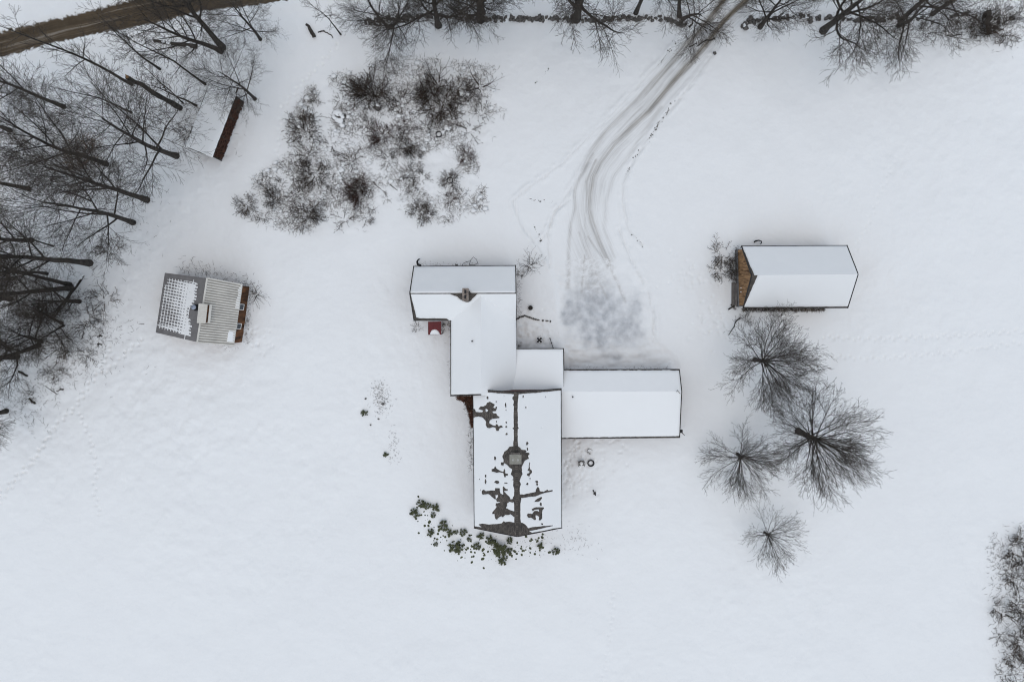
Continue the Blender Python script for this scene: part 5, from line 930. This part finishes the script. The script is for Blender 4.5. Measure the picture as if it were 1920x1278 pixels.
# ------------------------------------------------------------------ yard things
def ring_thing(name, label, cat, px, py, R, r, h, m='iron', snow=True, part="ring"):
    g = G(px, py); t = thing(name, g, label, cat)
    mb = MB(); mb.ring((0, 0, h), R, r, 28, 8); mb.build("rim", M[m], t, smooth=True); mb = MB()
    n = 28
    for i in range(n):
        a, b = 6.283 * i / n, 6.283 * (i + 1) / n; mb.poly([(R * math.cos(a), R * math.sin(a), -.1), (R * math.cos(b), R * math.sin(b), -.1), (R * math.cos(b), R * math.sin(b), h), (R * math.cos(a), R * math.sin(a), h)])
    mb.build("wall_band", M[m], t)
    if snow: o = link("snow_fill", SB[1], t, (0, 0, h * .35)); o.scale = (R * .98, R * .98, .16)
    return t
ring_thing("fire_ring", "round black fire ring filled with snow, beside the garden chair", "fire ring", 1107.5, 867, .40, .085, .3)
ring_thing("plant_ring", "dark wire ring standing in the brush patch, the upper one", "plant ring", 823, 253, .36, .045, .45, snow=True)
ring_thing("plant_ring", "dark ring half hidden by brown twigs, the lower one in the brush patch", "plant ring", 844, 339, .38, .045, .45, snow=True)
def chair(label, px, py, rz, m_back, m_seat, sz=1.0, buried=0.0):
    g = G(px, py, -buried); t = thing("garden_chair", g, label, "chair", None, rz); t.scale = (sz,) * 3
    mb = MB(); n = 9
    for i in range(n):                        # curved back
        a0, a1 = math.radians(35 + 110 * i / n), math.radians(35 + 110 * (i + 1) / n); f = lambda a, R, z: (R * math.cos(a), R * math.sin(a) * .95, z)
        bt = [f(a0, .44, .4), f(a1, .44, .4), f(a1, .39, .4), f(a0, .39, .4)]; tp = [f(a0, .53, .95), f(a1, .53, .95), f(a1, .48, .95), f(a0, .48, .95)]; mb.prism(bt[::-1], tp[::-1])
    mb.build("backrest", m_back, t); mb = MB(); mb.box((0, 0, .4), (.7, .66, .05)); mb.build("seat", m_seat, t)
    for s in (-1, 1):
        mb = MB(); mb.tube([(s * .42, .28, .62), (s * .48, .0, .63), (s * .46, -.28, .63), (s * .36, -.46, .6)], .04, 6); mb.build("armrest", m_seat, t)
        for y in (-.36, .3): mb = MB(); mb.tube([(s * .40, y, -.1), (s * .42, y, .62)], .03, 6); mb.build("leg", m_seat, t)
    o = link("snow_pad", SB[2], t, (0, -.03, .44)); o.scale = (.27, .34, .16)
chair("dark-backed garden chair with snow on its seat, left of the fire ring", 1089.5, 867, .1, M['iron'], M['shinglewall'], .95)
chair("grey wooden chair half buried in snow above the fire ring", 1105, 845, 1.1, M['shinglewall'], M['shinglewall'], .7, .25)
g = G(1115, 924); t = thing("hand_pump", g, "dark post with a long bent arm alone on the snow below the fire ring", "pump"); mb = MB(); mb.box((0, 0, .1), (.34, .34, .2)); mb.build("base", M['shinglewall'], t); mb = MB(); mb.tube([(0, 0, 0), (0, 0, 1.0)], .08, 8); mb.build("post", M['iron'], t); mb = MB(); mb.tube([(0, 0, .95), (-.15, .3, 1.05), (-.28, .58, .85)], .045, 7); mb.build("handle", M['iron'], t); mb = MB(); mb.tube([(-.28, .56, .95), (-.29, .60, .75)], [.1, .1], 8); mb.build("knob", M['iron'], t)
g = G(1011, 637); t = thing("plant_stand", g, "small square dark stand with snowy corners by the ell", "stand"); mb = MB(); mb.box((0, 0, .5), (.62, .62, .06)); mb.build("stand_top", M['iron'], t)
for x in (-.24, .24):
    for y in (-.24, .24): mb = MB(); mb.bar((x, y, -.1), (x, y, .47), .05, .05); mb.build("leg", M['iron'], t)
for x, y in ((0, .24), (.0, -.24), (.25, .0), (-.25, 0)): o = link("snow_lump", SB[3], t, (x, y, .53)); o.scale = (.11, .09, .07)
g = G(994.5, 577); t = thing("plant_pot", g, "round dark pot alone on the snow right of the wing", "pot"); mb = MB(); mb.tube([(0, 0, -.1), (0, 0, .5)], [.20, .28], 14); mb.build("pot_body", M['iron'], t); mb = MB(); mb.ring((0, 0, .5), .27, .04, 18, 6); mb.build("rim", M['iron'], t)
mb = MB()
for k in range(9): a = k * .7; mb.tube([(0, 0, .45), (math.cos(a) * .25, math.sin(a) * .25, .7), (math.cos(a) * .5, math.sin(a) * .45, .6)], [.02, .015, .01], 4)
o = mb.build("dead_stalk", M['weed'], t, kind='stuff')
g = G(1034, 643); t = thing("low_rail", g, "short dark rail standing against the ell's upper edge", "rail"); a, b = G(1031, 634) - g, G(1037, 652) - g; mb = MB(); mb.bar(a + A3((0, 0, .35)), b + A3((0, 0, .35)), .08, .1); mb.build("bar", M['iron'], t)
for q in (a, (a + b) / 2, b): mb = MB(); mb.bar(q - A3((0, 0, .1)), q + A3((0, 0, .4)), .12, .12); mb.build("post", M['iron'], t)
g = G(787, 496); t = thing("curved_stake", g, "dark crescent-shaped stake behind the north house's left corner", "stake"); mb = MB(); mb.tube([(.1, -.1, -.1), (-.2, .0, .5), (-.22, .35, .9), (.0, .62, 1.1), (.22, .66, 1.1)], [.16, .15, .12, .09, .06], 8); mb.build("stake_wood", M['iron'], t, smooth=True)
for lab, px, py, pts in (("thin wire hoop leaning behind the north house, the diamond-shaped one", 887, 492, [(-.5, -.3, 0), (-.28, .25, .7), (.1, .65, 1), (.5, .35, .8), (.62, -.1, .2), (.15, -.35, .1)]), ("thin wire hoop sagging left of the diamond-shaped hoop", 874, 495, [(-.6, -.3, 0), (-.35, .05, .5), (.1, .25, .7), (.55, .35, .6)])):
    g = G(px, py); t = thing("wire_hoop", g, lab, "hoop", "wire hoops behind the north house"); mb = MB(); mb.tube(pts + (pts[:1] if len(pts) > 5 else []), .03, 6); mb.build("wire", M['trim'], t)
g = G(1420, 453); t = thing("bent_pipe", g, "black arched pipe sticking out of the snow above the barn", "pipe"); mb = MB(); mb.tube([(-.42, -.1, -.1), (-.38, .05, .3), (.0, .12, .55), (.4, -.02, .5), (.46, -.22, .2), (.4, -.28, -.05)], [.13, .12, .08, .07, .06, .05], 8); mb.build("pipe_tube", M['iron'], t, smooth=True)
for i, (px, py, r, lab) in enumerate([(718, 757, .19, "larger round dark stone in the bare bed left of the main house"), (710, 785, .14, "dark stone in the lower part of the bare bed"), (695, 796, .13, "small dark stone below the lone evergreen"), (856, 497, .2, "dark stone behind the north house roof"), (686, 747, .14, "small dark stone above the lone evergreen")]):
    g = G(px, py); t = thing("garden_stone", g, lab, "stone", "stones in the bare garden beds"); o = link("stone_body", RK[i], t, (0, 0, .08)); o.scale = (r * 2, r * 2, r * 1.6)
